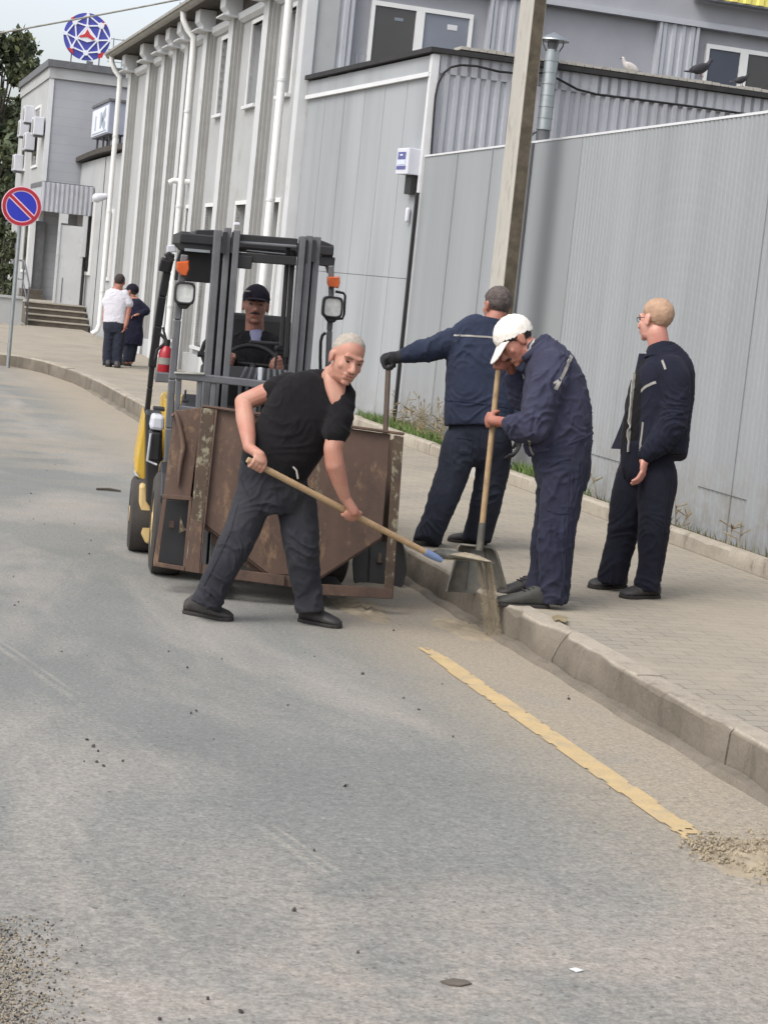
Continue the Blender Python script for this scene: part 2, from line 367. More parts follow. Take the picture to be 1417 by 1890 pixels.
M = {}
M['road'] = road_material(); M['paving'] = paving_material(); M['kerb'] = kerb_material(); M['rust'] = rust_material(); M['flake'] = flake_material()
M['yellow_line'] = mk('worn_yellow_line', rgb(206, 180, 134, .72), .9, var=.10, vs=6, c2=rgb(182, 168, 142, .68), th=(.48, .72), c2s=9, bump=.3, bs=60, bd=.006, fine=.3)
M['soil'] = mk('dry_soil', rgb(120, 108, 90, .7), .95, var=.3, vs=5, bump=.6, bs=40, bd=.02)
M['ground'] = mk('far_ground', rgb(150, 142, 126, .7), .95, var=.2, vs=.3)
M['sand'] = mk('pale_sand', rgb(176, 162, 138, .66), .95, var=.18, vs=12, bump=.5, bs=120, bd=.006)
M['stone'] = mk('dark_pebble', rgb(78, 74, 72, .7), .9, var=.5, vs=9)
M['gravel'] = mk('mixed_gravel', rgb(140, 134, 124, .75), .95, var=.55, vs=35, bump=.3)
M['render_white'] = mk('pale_grey_render', rgb(203, 205, 205, 0.619), .85, var=.07, vs=1.2, bump=.15, bs=50, bd=.004, c2=rgb(182, 180, 172, 0.612), th=(.55, .8), c2s=1.6)
M['pilaster'] = mk('white_painted_pilaster', rgb(216, 218, 219, 0.739), .8, var=.06, vs=2, bump=.12, bs=60, c2=rgb(190, 188, 180, 0.714), th=(.58, .8), c2s=3)
M['pilaster_groove'] = mk('shade_grey_pilaster_side', rgb(160, 160, 157, .80), .8, var=.1, vs=2, bump=.12, bs=60)  # shade of the recessed sides put into this darker grey
M['pipe_white'] = mk('white_enamel_pipe', rgb(238, 238, 236, 0.855), .35, var=.04, vs=3)
M['gutter'] = mk('weathered_gutter', rgb(150, 148, 140, .8), .6, var=.25, vs=6)
M['eave'] = mk('shade_toned_eave_boards', rgb(74, 68, 62, .7), .85, var=.35, vs=5)  # boards coloured dark to hold the shade under the eave
M['roof_dark'] = mk('black_bitumen_edge', rgb(48, 47, 48, .8), .8, var=.3, vs=8)
M['sheet'] = mk('grey_profiled_sheet', rgb(168, 170, 176, 1.025), .5, .0, var=.07, vs=1.5, c2=rgb(150, 150, 152, 1.000), th=(.56, .8), c2s=2.2)
M['sheet_dark'] = mk('darker_grey_sheet', rgb(140, 141, 146, 1.200), .55, .0, var=.08, vs=1.5)
M['fence'] = sheet_material('pale_grey_fence_sheet', rgb(174, 178, 181, .65), rgb(160, 164, 166, .64))
M['annex'] = sheet_material('grey_annex_panels', rgb(182, 186, 189, .68), rgb(158, 162, 165, .64))
M['seam'] = mk('dark_seam', rgb(96, 97, 100, .8), .8)
M['trim'] = mk('white_metal_trim', rgb(226, 227, 228, 0.792), .45, var=.05)
M['frame'] = mk('white_window_frame', rgb(232, 232, 230, .9), .4, var=.04)
M['glass_dark'] = glass_mat('dark_window_glass', rgb(82, 80, 78, 0.480)); M['glass_blue'] = glass_mat('reflecting_window_glass', rgb(126, 132, 144, .7)); M['glass_navy'] = glass_mat('navy_window_glass', rgb(62, 68, 84, .7))
M['concrete'] = mk('pole_concrete', rgb(188, 184, 175, .78), .9, var=.14, vs=5, bump=.4, bs=45, bd=.008, c2=rgb(140, 130, 116, .75), th=(.52, .74), c2s=5, stretch=(1, 1, .35))
M['pole_dark'] = mk('dark_pole_concrete', rgb(112, 102, 86, .62), .95, var=.3, vs=9, bump=.4, bs=45, c2=rgb(84, 76, 64, .6), th=(.45, .7), c2s=7)
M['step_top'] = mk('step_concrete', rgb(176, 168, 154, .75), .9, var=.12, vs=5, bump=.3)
M['step_face'] = mk('dark_step_riser', rgb(110, 102, 92, .7), .9, var=.3, vs=5, bump=.3)  # risers coloured darker than the treads
M['siding'] = siding_material()
M['galv'] = mk('galvanised_steel', rgb(172, 178, 180, .8), .38, .75, var=.12, vs=9)
M['black'] = mk('black_rubber', rgb(34, 34, 36, .9), .75, var=.3, vs=9)
M['steel_dark'] = mk('worn_dark_grey_steel', rgb(104, 105, 108, .85), .5, .1, var=.22, vs=7, c2=rgb(112, 108, 104, .8), th=(.58, .75), c2s=9, bump=.12, bs=60)
M['steel_black'] = mk('black_painted_steel', rgb(46, 45, 47, 0.680), .5, .1, var=.25, vs=8)
M['tyre'] = mk('dusty_tyre', rgb(70, 66, 63, .75), .92, var=.25, vs=7, bump=.4, bs=50, bd=.006)
M['yellow'] = mk('yellow_truck_paint', rgb(206, 168, 62, .85), .42, var=.1, vs=4, c2=rgb(190, 166, 110, .85), th=(.55, .75), c2s=4)
M['cream'] = mk('dusty_yellow_fender', rgb(214, 186, 128, .85), .55, var=.12, vs=5)
M['orange'] = mk('orange_lens', rgb(208, 96, 42, .8), .25, var=.15, vs=20)
M['lamp_glass'] = mk('headlamp_reflector', rgb(228, 230, 228, .9), .2, .35, var=.2, vs=30)
M['plastic_white'] = mk('pale_plastic', rgb(218, 220, 228, 0.792), .4, var=.06)
M['red'] = mk('red_extinguisher_paint', rgb(176, 34, 48, .75), .35, var=.1)
M['wood'] = mk('worn_ash_handle', rgb(176, 148, 112, .8), .65, var=.16, vs=14, stretch=(1, 1, 1), c2=rgb(126, 104, 80, .8), th=(.52, .75), c2s=10)
M['wood_dark'] = mk('dark_wood_handle', rgb(98, 82, 70, .8), .7, var=.2, vs=14)
M['blue_sleeve'] = mk('blue_shovel_socket', rgb(120, 140, 178, .85), .5, var=.1)
M['blade'] = mk('worn_blade_steel', rgb(112, 112, 106, .8), .55, .3, var=.22, vs=12, c2=rgb(146, 138, 120, .8), th=(.5, .7), c2s=12)
M['scoop'] = mk('grey_aluminium_scoop', rgb(104, 102, 95, .8), .6, .25, var=.25, vs=9, c2=rgb(136, 126, 110, .8), th=(.54, .72), c2s=9)
M['scoop_dark'] = mk('dark_plastic_scoop', rgb(70, 70, 70, .8), .6, var=.2, vs=9)
M['leaf'] = mk('dark_tree_leaves', (.068, .085, .045, 1), .8, var=.5, vs=1.2); M['leaf2'] = mk('olive_leaves', (.10, .115, .045, 1), .8, var=.4, vs=1.4)
M['bark'] = mk('grey_bark', rgb(92, 84, 74, .6), .95, var=.3, vs=8)
M['grass'] = mk('short_green_grass', (.11, .165, .045, 1), .85, var=.45, vs=4); M['dry'] = mk('dry_stalks', rgb(152, 138, 108, .7), .9, var=.3, vs=9)
M['blue_logo'] = mk('blue_enamel', rgb(74, 80, 172, .85), .45, var=.08); M['red_logo'] = mk('red_enamel', rgb(200, 56, 62, .9), .45, var=.08); M['white_logo'] = mk('white_enamel', rgb(236, 238, 246, .92), .45, var=.03)
M['sign_blue'] = mk('blue_sign_face', rgb(42, 52, 178, .9), .4, var=.08); M['sign_red'] = mk('red_sign_rim', rgb(176, 40, 58, .9), .4, var=.08); M['sign_white'] = mk('pale_sign_edge', rgb(236, 200, 212, .9), .4, var=.05)
M['box_sign'] = mk('pale_light_box', rgb(226, 230, 240, .9), .5, var=.04); M['box_side'] = mk('bluish_sign_side', rgb(160, 166, 182, .85), .5, var=.1); M['glyph'] = mk('grey_sign_letters', rgb(160, 170, 182, .85), .6)
M['label_blue'] = mk('blue_label', rgb(92, 96, 150, .85), .5, var=.12); M['label_pale'] = mk('pale_blue_label', rgb(208, 214, 238, .88), .5, var=.05)
M['yellow_sheet'] = mk('yellow_roof_sheet', rgb(238, 226, 120, .9), .5, var=.06)
# people
M['skin_tan'] = skin_material('weathered_skin', rgb(204, 156, 134, .70), rgb(194, 130, 110, .70)); M['skin_red'] = skin_material('ruddy_skin', rgb(186, 130, 110, .78), rgb(170, 106, 90, .76))
M['skin_pale'] = skin_material('pale_skin', rgb(218, 166, 148, .85), rgb(206, 136, 122, .85)); M['skin_dim'] = skin_material('brown_skin', rgb(178, 128, 110, .72), rgb(156, 104, 90, .70))
M['tee_black'] = cloth_mat('black_cotton', rgb(52, 50, 53, 0.315), .2); M['trouser_grey'] = cloth_mat('charcoal_twill', rgb(68, 69, 76, .50), .2, rgb(98, 95, 92, .42))
M['jacket_blue'] = cloth_mat('slate_blue_twill', rgb(72, 80, 104, 0.418), .15); M['trouser_navy'] = cloth_mat('dark_navy_twill', rgb(58, 62, 76, .52), .18, rgb(90, 90, 96, .46))
M['jacket_navy'] = cloth_mat('purple_navy_twill', rgb(70, 71, 92, .62), .16); M['trouser_blue'] = cloth_mat('navy_work_twill', rgb(60, 62, 82, .50), .18, rgb(86, 85, 98, .42))
M['jacket_dark'] = cloth_mat('near_black_navy_twill', rgb(46, 48, 64, .50), .18); M['trouser_black'] = cloth_mat('black_navy_trousers', rgb(42, 43, 56, .48), .18)
M['tee_white'] = cloth_mat('white_cotton', rgb(226, 224, 232, 0.722), .06); M['coat_dark'] = cloth_mat('dark_blue_coat', rgb(50, 50, 70, 0.600), .18)
M['cap_white'] = mk('crumpled_white_cotton', rgb(234, 228, 218, .86), .9, var=.08, vs=14, bump=.35, bs=24, bd=.008, c2=rgb(206, 198, 186, .8), th=(.55, .75), c2s=16); M['cap_black'] = cloth_mat('black_cap_cloth', rgb(42, 40, 52, 0.600), .15)
M['glove'] = mk('dark_knit_glove', rgb(50, 50, 52, .75), .9, var=.3, vs=20, bump=.5, bs=90)
M['shoe'] = mk('dusty_black_leather', rgb(66, 63, 62, 0.525), .6, var=.3, vs=12, c2=rgb(112, 106, 98, 0.525), th=(.55, .75), c2s=10, bump=.2); M['sole'] = mk('dark_sole', rgb(50, 47, 45, .75), .85)
M['shoe_grey'] = mk('dusty_grey_boot', rgb(78, 78, 73, .6), .7, var=.25, vs=12, bump=.3)
M['hair_grey'] = mk('short_silver_hair', rgb(178, 168, 156, .74), .8, var=.16, vs=30, bump=.7, bs=160, bd=.006); M['hair_pepper'] = mk('grey_brown_hair', rgb(96, 86, 82, .75), .85, var=.45, vs=22, bump=.8, bs=140, bd=.008)
M['hair_dark'] = mk('dark_hair', rgb(62, 52, 50, .75), .85, var=.4, vs=22, bump=.8, bs=140, bd=.008); M['hair_blond'] = mk('cropped_blond_hair', rgb(184, 150, 124, .76), .8, var=.16, vs=30, bump=.7, bs=160, bd=.005)
M['eye'] = mk('eye_dark', rgb(54, 40, 36, .8), .3); M['brow'] = mk('eyebrow_hair', rgb(142, 104, 86, .75), .9, var=.3, vs=40); M['lip'] = mk('lip_skin', rgb(158, 92, 86, .8), .55)
M['reflect'] = mk('grey_reflective_piping', rgb(150, 147, 140, .85), .5, var=.15, vs=20); M['shirt_blue'] = cloth_mat('striped_blue_shirt', rgb(140, 140, 170, .8), .2)

random.seed(7)
# ================================================================ SETTING
def strip(frame, poly, z, name, mat, thick=None, org=(0, 0, 0), **kw):
    mb = MB(frame)
    if thick: mb.prism(poly, 'z', z - thick, z)
    else: mb.add([(x, y, z) for x, y in poly], [tuple(range(len(poly)))])
    return mb.build(name, mat, origin=org, **kw)
strip(ST, [(-600, -60), (600, -60), (600, 1500), (-600, 1500)], -.06, 'ground', M['ground'], kind='structure')
strip(ST, [(-14, -6), (3.80, -6), (3.80, 26), (3.72, 28.5), (3.45, 30.5), (3.15, 31.4), (2.4, 31.72), (-14, 31.8)], 0.0, 'road', M['road'], kind='structure')
strip(ST, [(3.82, -6), (6.26, -6), (6.26, 24.5), (5.9, 24.6), (5.9, 50), (-14, 62), (-14, 31.9), (2.4, 31.82), (3.25, 31.5), (3.55, 30.5), (3.80, 28.5), (3.82, 26)], .176, 'pavement', M['paving'], .3, kind='structure')
strip(ST, [(6.26, -6), (6.8, -6), (6.8, 21.5), (6.3, 25), (6.0, 25), (6.26, 23)], .255, 'verge_soil', M['soil'], .3, kind='structure')
def kerb(name, path, w, h, z0, seglen, rnd, chips=()):
    mb = MB(ST); path = [np.array(p, float) for p in path]
    L = [0]
    for a, b in zip(path[:-1], path[1:]): L.append(L[-1] + np.linalg.norm(b - a))
    def at(d):
        d = min(max(d, 0), L[-1] - 1e-6); i = max(k for k in range(len(L) - 1) if L[k] <= d); u = (d - L[i]) / (L[i + 1] - L[i])
        return path[i] + (path[i + 1] - path[i]) * u, unit(path[i + 1] - path[i])
    d = 0
    while d < L[-1]:
        e = min(d + seglen, L[-1]); rs = []; jh = random.uniform(-.006, .006); jw = random.uniform(-.006, .006); n = 9
        for k in range(n):
            q = d + .002 + (e - d - .004) * k / (n - 1); c, t = at(q); nn = np.array([t[1], -t[0]])
            nz = [noise.noise(Vector((q * 3, j * 2.3, 1.7))) * rnd for j in range(6)]
            ch = sum(cw * max(0, 1 - abs(q - cq) / cr) for cq, cr, cw in chips)
            pr = [(0, z0), (0 + nz[0] - .004, z0 + h * .5), (0 + nz[1] + ch * .6, z0 + h - .02 - ch * .9), (.02 + nz[2] + ch, z0 + h - ch * .35), (w * .6, z0 + h + nz[3] * .5), (w, z0 + h), (w, z0)]
            rs.append([(c[0] + nn[0] * (o + jw), c[1] + nn[1] * (o + jw), z + (jh if z > z0 + .05 else 0)) for o, z in pr])
        mb.rings(rs); d = e
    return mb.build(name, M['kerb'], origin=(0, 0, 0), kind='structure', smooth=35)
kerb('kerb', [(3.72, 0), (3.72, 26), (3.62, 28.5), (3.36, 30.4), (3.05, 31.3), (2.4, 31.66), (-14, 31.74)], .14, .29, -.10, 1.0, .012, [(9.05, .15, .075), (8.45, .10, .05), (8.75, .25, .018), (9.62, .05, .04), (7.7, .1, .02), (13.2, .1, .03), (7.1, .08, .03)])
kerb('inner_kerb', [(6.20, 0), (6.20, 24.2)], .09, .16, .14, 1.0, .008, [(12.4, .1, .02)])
# broken mortar lip at the foot of the kerb
mb = MB(ST); rs = []
for k in range(420):
    s = 4 + k * .055; a = .055 + .03 * noise.noise(Vector((s * 2.1, 0, 0))); hgt = max(.003, .028 + .03 * noise.noise(Vector((s * 2.7, 4, 0))))
    rs.append([(3.725 - a - .02, s, .0), (3.725 - a, s, hgt * .8), (3.716, s, hgt), (3.716, s, 0)])
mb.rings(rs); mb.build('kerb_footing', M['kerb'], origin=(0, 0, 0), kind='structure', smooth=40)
# yellow line
mb = MB(ST)
for a, b in ((5.9, 9.5), (2.0, 5.55)):
    n = int((b - a) / .022); nw = 9
    for k in range(n):
        s0 = a + (b - a) * k / n; s1 = a + (b - a) * (k + 1) / n
        for j in range(nw):
            x0 = 3.08 + .115 * j / nw + .0012 * noise.noise(Vector((s0 * 9, j > 4, 0))); x1 = 3.08 + .115 * (j + 1) / nw + .0012 * noise.noise(Vector((s0 * 9, j > 3, 0)))
            wear = .42 + .55 * noise.noise(Vector((s0 * 4, x0 * 10, 2))) + .5 * noise.noise(Vector((s0 * 21, x0 * 30, 5))) - .35 * (j in (0, nw - 1)) - .9 * max(0, (s0 - 8.9) / .6) - .7 * max(0, (6.35 - s0) / .4)
            if wear > -.12: mb.add([(x0, s0, .004), (x1, s0, .004), (x1, s1, .004), (x0, s1, .004)], [(0, 1, 2, 3)])
mb.build('road_marking', M['yellow_line'], origin=(0, 0, 0), kind='structure')
# loose stuff on the road
def stone(mb, c, r, mi=0):
    a = [unit(np.random.randn(3)) for _ in range(3)]; q = np.linalg.qr(np.array(a).T)[0]
    sx = r * random.uniform(.7, 1.3), r * random.uniform(.6, 1.1), r * random.uniform(.45, .8)
    mb.ell(c, [q[:, i] * sx[i] for i in range(3)], 6, 4, mi)
np.random.seed(3)
mb = MB(ST)
for k in range(170):
    s = 3.9 + 14 * random.random() ** 1.6; t = random.uniform(-1.6, 3.6)
    stone(mb, (t, s, .004), random.choice((.003, .004, .005, .006, .009)))
for k in range(6):
    stone(mb, (1.1 + random.gauss(0, .12), 7.0 + random.gauss(0, .15), .004), random.uniform(.004, .010))
mb.build('pebbles', M['stone'], origin=(0, 0, 0), label='small dark pebbles scattered over the dusty asphalt', kind='stuff', smooth=30)
mb = MB(ST)
for k in range(3600):
    g = np.array(onz(random.gauss(10, 75), random.uniform(1690, 2010)))
    g = np.array(onz(abs(random.gauss(0, 1)) * 75 - 40, 1690 + 330 * random.random() ** .7))
    stone(mb, (float(g @ SN), float(g @ SD), .003), random.uniform(.0015, .005), random.choice((0, 0, 2, 2, 1)))
mb.build('gravel', [M['gravel'], M['stone'], M['sand']], origin=(0, 0, 0), label='coarse loose gravel at the near left edge of the road', kind='stuff', smooth=30)
# sand ridges: by the line, beside the bin, under the shovel
def sand_heap(name, outline_px, h, lab, seed, cells=44, rough=1.0):
    g = [onz(x, y) for x, y in outline_px]; q = np.array([[p @ SN, p @ SD] for p in g]); lo = q.min(0); hi = q.max(0); c = q.mean(0)
    mb = MB(ST); n = cells; vs = []; rad = (hi - lo) / 2; mid = (hi + lo) / 2
    for j in range(n + 1):
        for i in range(n + 1):
            p = mid + rad * np.array([2 * i / n - 1, 2 * j / n - 1]) * 1.05; d = math.hypot(*((p - mid) / rad))
            e = max(0, 1 - d * (1 + .35 * noise.noise(Vector((p[0] * 3, p[1] * 3, seed)))))
            z = h * e ** .8 * (.45 + .55 * rough * abs(noise.noise(Vector((p[0] * 7, p[1] * 9, seed)))) + .5 * noise.noise(Vector((p[0] * 22, p[1] * 22, seed)))) - .004
            vs.append((p[0], p[1], z))
    fs = [(j * (n + 1) + i, j * (n + 1) + i + 1, (j + 1) * (n + 1) + i + 1, (j + 1) * (n + 1) + i) for j in range(n) for i in range(n)]
    mb.add(vs, fs); return mb.build(name, M['sand'], origin=(0, 0, 0), label=lab, kind='stuff', smooth=60)
sand_heap('sand', [(1265, 1545), (1480, 1545), (1480, 1640), (1330, 1625)], .030, 'crumbled sandy patch across the yellow line at the right edge', 3, 60)
sand_heap('sand', [(600, 1108), (700, 1150), (720, 1130), (640, 1095)], .05, 'low ridge of swept sand under the corner of the rusty bin', 9)
sand_heap('sand', [(800, 1160), (935, 1188), (930, 1165), (860, 1140)], .03, 'thin fan of sand where the shovel is emptied at the kerb', 5)
mb = MB(ST); random.seed(21)
for k in range(1500):
    u_ = random.random(); g = onz(1275 + 190 * u_ + random.gauss(0, 14), 1562 + 30 * u_ + random.gauss(0, 9 + 14 * u_)); stone(mb, (float(g @ SN), float(g @ SD), random.uniform(.0, .014)), random.choice((.002, .003, .003, .004, .005, .009)))
mb.build('crumbs', M['sand'], origin=(0, 0, 0), label='loose sandy crumbs and clods over the broken end of the line', kind='stuff', smooth=30)
# grass and weeds along the fence
def blades(name, spots, mat, lab, hmin, hmax, wd=.006):
    mb = MB(ST)
    for t, s, z in spots:
        h = random.uniform(hmin, hmax); a = random.uniform(0, 6.28); b = random.gauss(0, .35) * h; c = random.gauss(0, .35) * h
        u = np.array([math.cos(a), math.sin(a), 0]) * wd
        p0 = np.array([t, s, z]); p1 = p0 + (b * .4, c * .4, h * .6); p2 = p0 + (b, c, h)
        mb.add([p0 - u, p0 + u, p1 + u * .7, p1 - u * .7, p2], [(0, 1, 2, 3), (3, 2, 4)])
    return mb.build(name, mat, origin=(0, 0, 0), label=lab, kind='stuff')
sp = [(random.uniform(6.3, 6.3 + .2 * min(1, (24.2 - s) / 1.5) + .04), s, .25) for s in [random.uniform(17.5, 24.0) for _ in range(5200)]]
sp += [(random.uniform(6.29, 6.42), random.gauss(16.2, .35), .25) for _ in range(500)]
blades('grass', sp, M['grass'], 'green grass between the inner kerb and the grey wall', .05, .17, .007)
sp = [(6.33 + random.random() * .13, s, .25) for s in [random.uniform(8, 17.5) for _ in range(480)] if noise.noise(Vector((s * 1.7, 0, 0))) > -.15]
blades('grass', sp, M['leaf2'], 'sparse tufts at the foot of the corrugated fence', .03, .11, .005)
mb = MB(ST)
for k in range(46):
    s = random.choice((random.uniform(18.2, 21.2), random.gauss(19.6, .4), random.uniform(9, 17))); t = random.uniform(6.31, 6.45); h = random.uniform(.15, .5) if s > 18 else random.uniform(.1, .26)
    p = np.array([t, s, .25]); d = np.array([random.gauss(0, .3), random.gauss(0, .3), 1.0]); e = p + d * h
    mb.tube([p, (p + e) / 2 + np.array([random.gauss(0, .02), random.gauss(0, .02), 0]), e], [.006, .004, .002], 5)
    for j in range(6):
        q = p + (e - p) * random.uniform(.35, 1); r = q + np.array([random.gauss(0, .05), random.gauss(0, .05), random.uniform(.01, .07)])
        mb.tube([q, r], [.003, .006], 4)
mb.build('weeds', M['dry'], origin=(0, 0, 0), label='dry brown weed stalks against the pale fence', kind='stuff')

# ================================================================ MAIN BUILDING (pilastered hall)
def stb(x0, x1, y0, y1, z0, z1): return MB(ST).box(x0, x1, y0, y1, z0, z1)
def corr(fr_pts, z0, z1, pitch, depth, nrm, th=.01):
    """profiled sheet between two plan points (t,s), ribs standing out along nrm (t,s); z0/z1 numbers or functions of u in 0..1"""
    (a0, b0), (a1, b1) = fr_pts; L = math.hypot(a1 - a0, b1 - b0); n = max(1, int(L / pitch)); mb = MB(ST); prof = []
    for k in range(n):
        for q, dd in ((.0, 0), (.18, 0), (.32, 1), (.68, 1), (.82, 0)): prof.append(((k + q) / n, dd))
    prof.append((1.0, 0)); f0 = z0 if callable(z0) else (lambda u: z0); f1 = z1 if callable(z1) else (lambda u: z1)
    def pt(u, d, z, off): return (a0 + (a1 - a0) * u + nrm[0] * (d * depth + off), b0 + (b1 - b0) * u + nrm[1] * (d * depth + off), z)
    rs = []
    for u, dd in prof: rs.append([pt(u, dd, f0(u), 0), pt(u, dd, f1(u), 0), pt(u, dd, f1(u), -th), pt(u, dd, f0(u), -th)])
    return mb.rings(rs)
FT, WT = 5.75, 5.90
hall = thing('hall_building', W(5.9, 33, .1), 'long pale grey hall with rows of pilasters, dark eave and white downpipes', 'building')
S0, S1 = 24.72, 41.2
wins = [(30.45, 31.05, 4.38, 5.58), (28.0, 28.72, 4.38, 5.60), (25.85, 26.5, 4.38, 5.56), (28.0, 28.75, .62, 2.9), (30.4, 31.2, .62, 2.9), (32.3, 33.0, .62, 2.9), (25.8, 26.55, .62, 2.9)]
# wall of panels round the openings
mb = MB(ST); cuts = sorted({S0, S1} | {w[0] for w in wins} | {w[1] for w in wins})
for a, b in zip(cuts[:-1], cuts[1:]):
    op = sorted((w[2], w[3]) for w in wins if w[0] <= a + 1e-6 and w[1] >= b - 1e-6); z = .1
    for c, d in op: mb.box(WT, WT + .3, a, b, z, c); z = d
    mb.box(WT, WT + .3, a, b, z, 6.25)
mb.build('wall', M['render_white'], hall)
for a, b, c, d in wins:
    f = MB(ST)
    for q in ((WT - .02, WT + .06, a - .05, a, c, d), (WT - .02, WT + .06, b, b + .05, c, d), (WT - .02, WT + .06, a - .05, b + .05, d, d + .06), (WT + .16, WT + .22, a, b, (c + d) / 2 - .02, (c + d) / 2 + .02)): f.box(*q)
    w = f.build('window', M['frame'], hall)
    stb(WT + .18, WT + .2, a, b, c, d).build('pane', M['glass_blue'] if c > 2 else M['glass_dark'], w)
    stb(WT - .07, WT + .1, a - .06, b + .06, c - .05, c).build('sill', M['trim'], w)
for sc in (27.2, 29.72, 31.86, 33.6, 34.8, 36.05, 37.78, 40.2):
    p = MB(ST); p.box(FT, WT + .02, sc - .17, sc + .17, .1, 5.78); po = p.build('pilaster', M['pilaster'], hall, bevel=.008); p = MB(ST)
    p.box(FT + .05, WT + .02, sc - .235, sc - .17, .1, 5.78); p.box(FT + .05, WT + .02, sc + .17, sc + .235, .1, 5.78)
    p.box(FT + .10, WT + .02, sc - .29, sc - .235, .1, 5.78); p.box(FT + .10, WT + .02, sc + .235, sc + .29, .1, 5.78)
    p.box(FT + .004, WT, sc - .1745, sc - .1705, .1, 5.77); p.build('stepped_side', M['pilaster_groove'], po)  # stepped sides carry their shade as a darker colour
    q = MB(ST)
    q.prism([(FT - .16, 6.12), (FT - .16, 5.92), (FT - .10, 5.86), (FT - .08, 5.785), (WT, 5.785), (WT, 6.12)], 'y', sc - .2, sc + .2)
    q.prism([(FT - .20, 5.80), (FT - .20, 5.77), (FT - .02, 5.76), (WT, 5.76), (WT, 5.80)], 'y', sc - .26, sc + .26)
    q.build('capital', M['pilaster'], po, bevel=.01)
mb = MB(ST)
mb.prism([(WT - .09, 5.84), (WT - .09, 5.74), (WT - .03, 5.69), (WT + .02, 5.69), (WT + .02, 5.84)], 'y', S0, S1); mb.build('cornice', M['pilaster'], hall)
MB(ST).box(5.87, 5.898, S0, S1, 5.85, 6.125).build('eave_board', M['eave'], hall)  # dark strip between the capitals, recess shade put into its colour
mb = MB(ST); mb.box(5.47, 5.9, S0 - .02, S1 + .25, 6.13, 6.17); mb.build('soffit', M['eave'], hall)
mb = MB(ST); mb.prism([(5.36, 6.19), (5.36, 6.24), (6.6, 6.62), (16, 6.62), (16, 6.5), (6.6, 6.5)], 'y', S0 + .02, S1 + .3); mb.build('roof', M['gutter'], hall)
mb = MB(ST)
prof = [(5.46 - .075 * math.cos(a), 6.20 - .075 * math.sin(a)) for a in np.linspace(0, math.pi, 9)] + [(5.46 + .065, 6.205), (5.46 - .065, 6.205)]
mb.prism(prof, 'y', S0 - .05, S1 + .3); mb.build('gutter', M['gutter'], hall, smooth=40)
for s in (41.05, 32.5, 25.45):
    pts = [W(5.46, s, 6.15), W(5.47, s, 6.02), W(5.55, s - .02, 5.86), W(5.66, s - .04, 5.74), W(5.67, s - .04, 5.55), W(5.67, s - .04, .5), W(5.63, s - .04, .36), W(5.52, s - .04, .28)]
    d = MB().tube(pts, .055, 12).build('downpipe', M['pipe_white'], hall, smooth=60)
    c = MB()
    for z in (1.2, 2.9, 4.5): c.tube([W(5.67, s - .04, z - .02), W(5.67, s - .04, z + .02)], .064, 12)
    c.build('clamp', M['trim'], d, smooth=60)
stb(5.74, 5.9, S0 - .04, S0 + .2, .1, 6.1).build('corner_trim', M['pilaster'], hall, bevel=.01)
stb(5.80, 5.92, S0, S1, .1, .48).build('plinth', M['render_white'], hall)
# vent stub with small box on the facade
v = MB().tube([W(5.9, 33.0, 3.35), W(5.62, 33.0, 3.35), W(5.55, 33.0, 3.30)], .05, 10).build('vent_pipe', M['pipe_white'], hall, smooth=50)
# gable end towards the camera: profiled sheets, recessed bays, windows
E0 = 24.85
stb(5.9, 16, E0, E0 + .2, .1, 7.4).build('end_wall', M['sheet_dark'], hall)
for a, b in ((5.92, 6.38), (8.29, 8.92), (10.76, 11.32)):
    corr(((a, E0 - .1), (b, E0 - .1)), 3.6, 5.885, .115, .025, (0, -1)).build('profiled_bay', M['sheet'], hall)
for a, b in ((8.92, 10.76),):
    corr(((a, E0 - .02), (b, E0 - .02)), 3.6, 4.98, .115, .02, (0, -1)).build('profiled_bay', M['sheet'], hall)
corr(((6.38, E0 - .02), (6.66, E0 - .02)), 3.6, 4.9, .09, .015, (0, -1)).build('profiled_bay', M['sheet_dark'], hall)
for t in (6.38, 8.29, 8.92, 10.76, 11.32): stb(t - .02, t + .02, E0 - .14, E0 - .002, 3.6, 5.885).build('bay_trim', M['sheet'], hall)
stb(5.88, 16, E0 - .16, E0 - .003, 5.89, 5.97).build('string_course', M['sheet'], hall)
stb(5.9, 16, E0 - .10, E0 - .004, 5.975, 6.24).build('fascia', M['sheet_dark'], hall)
mb = corr(((11.2, E0 - .35), (16, E0 - .35)), 6.26, 6.55, .2, .03, (0, -1)); mb.build('yellow_eave', M['yellow_sheet'], hall)
stb(11.2, 16, E0 - .34, E0 - .11, 6.24, 6.262).build('eave_board', M['sheet_dark'], hall)
for a, b, c, d, mm in ((6.70, 8.02, 4.60, 5.56, 7.33), (11.56, 13.2, 4.86, 5.64, 12.1)):
    f = MB(ST)
    for q in ((a - .05, a, c, d), (b, b + .05, c, d), (a - .05, b + .05, d, d + .06), (a - .05, b + .05, c - .05, c), (mm - .06, mm + .06, c, d)): f.box(q[0], q[1], E0 - .06, E0 - .004, q[2], q[3])
    w = f.build('window', M['frame'], hall)
    for x0, x1, mat in ((a, mm - .06, 'glass_dark' if a < 8 else 'glass_navy'), (mm + .06, b, 'glass_blue' if a < 8 else 'glass_dark')):
        stb(x0, x1, E0 - .035, E0 - .02, c, d).build('pane', M[mat], w)
    if a < 8:
        stb(7.72, 7.86, E0 - .04, E0 - .036, 5.38, 5.45).build('sticker', M['trim'], w); stb(6.98, 7.10, E0 - .04, E0 - .036, 5.40, 5.44).build('sticker', M['glass_blue'], w)

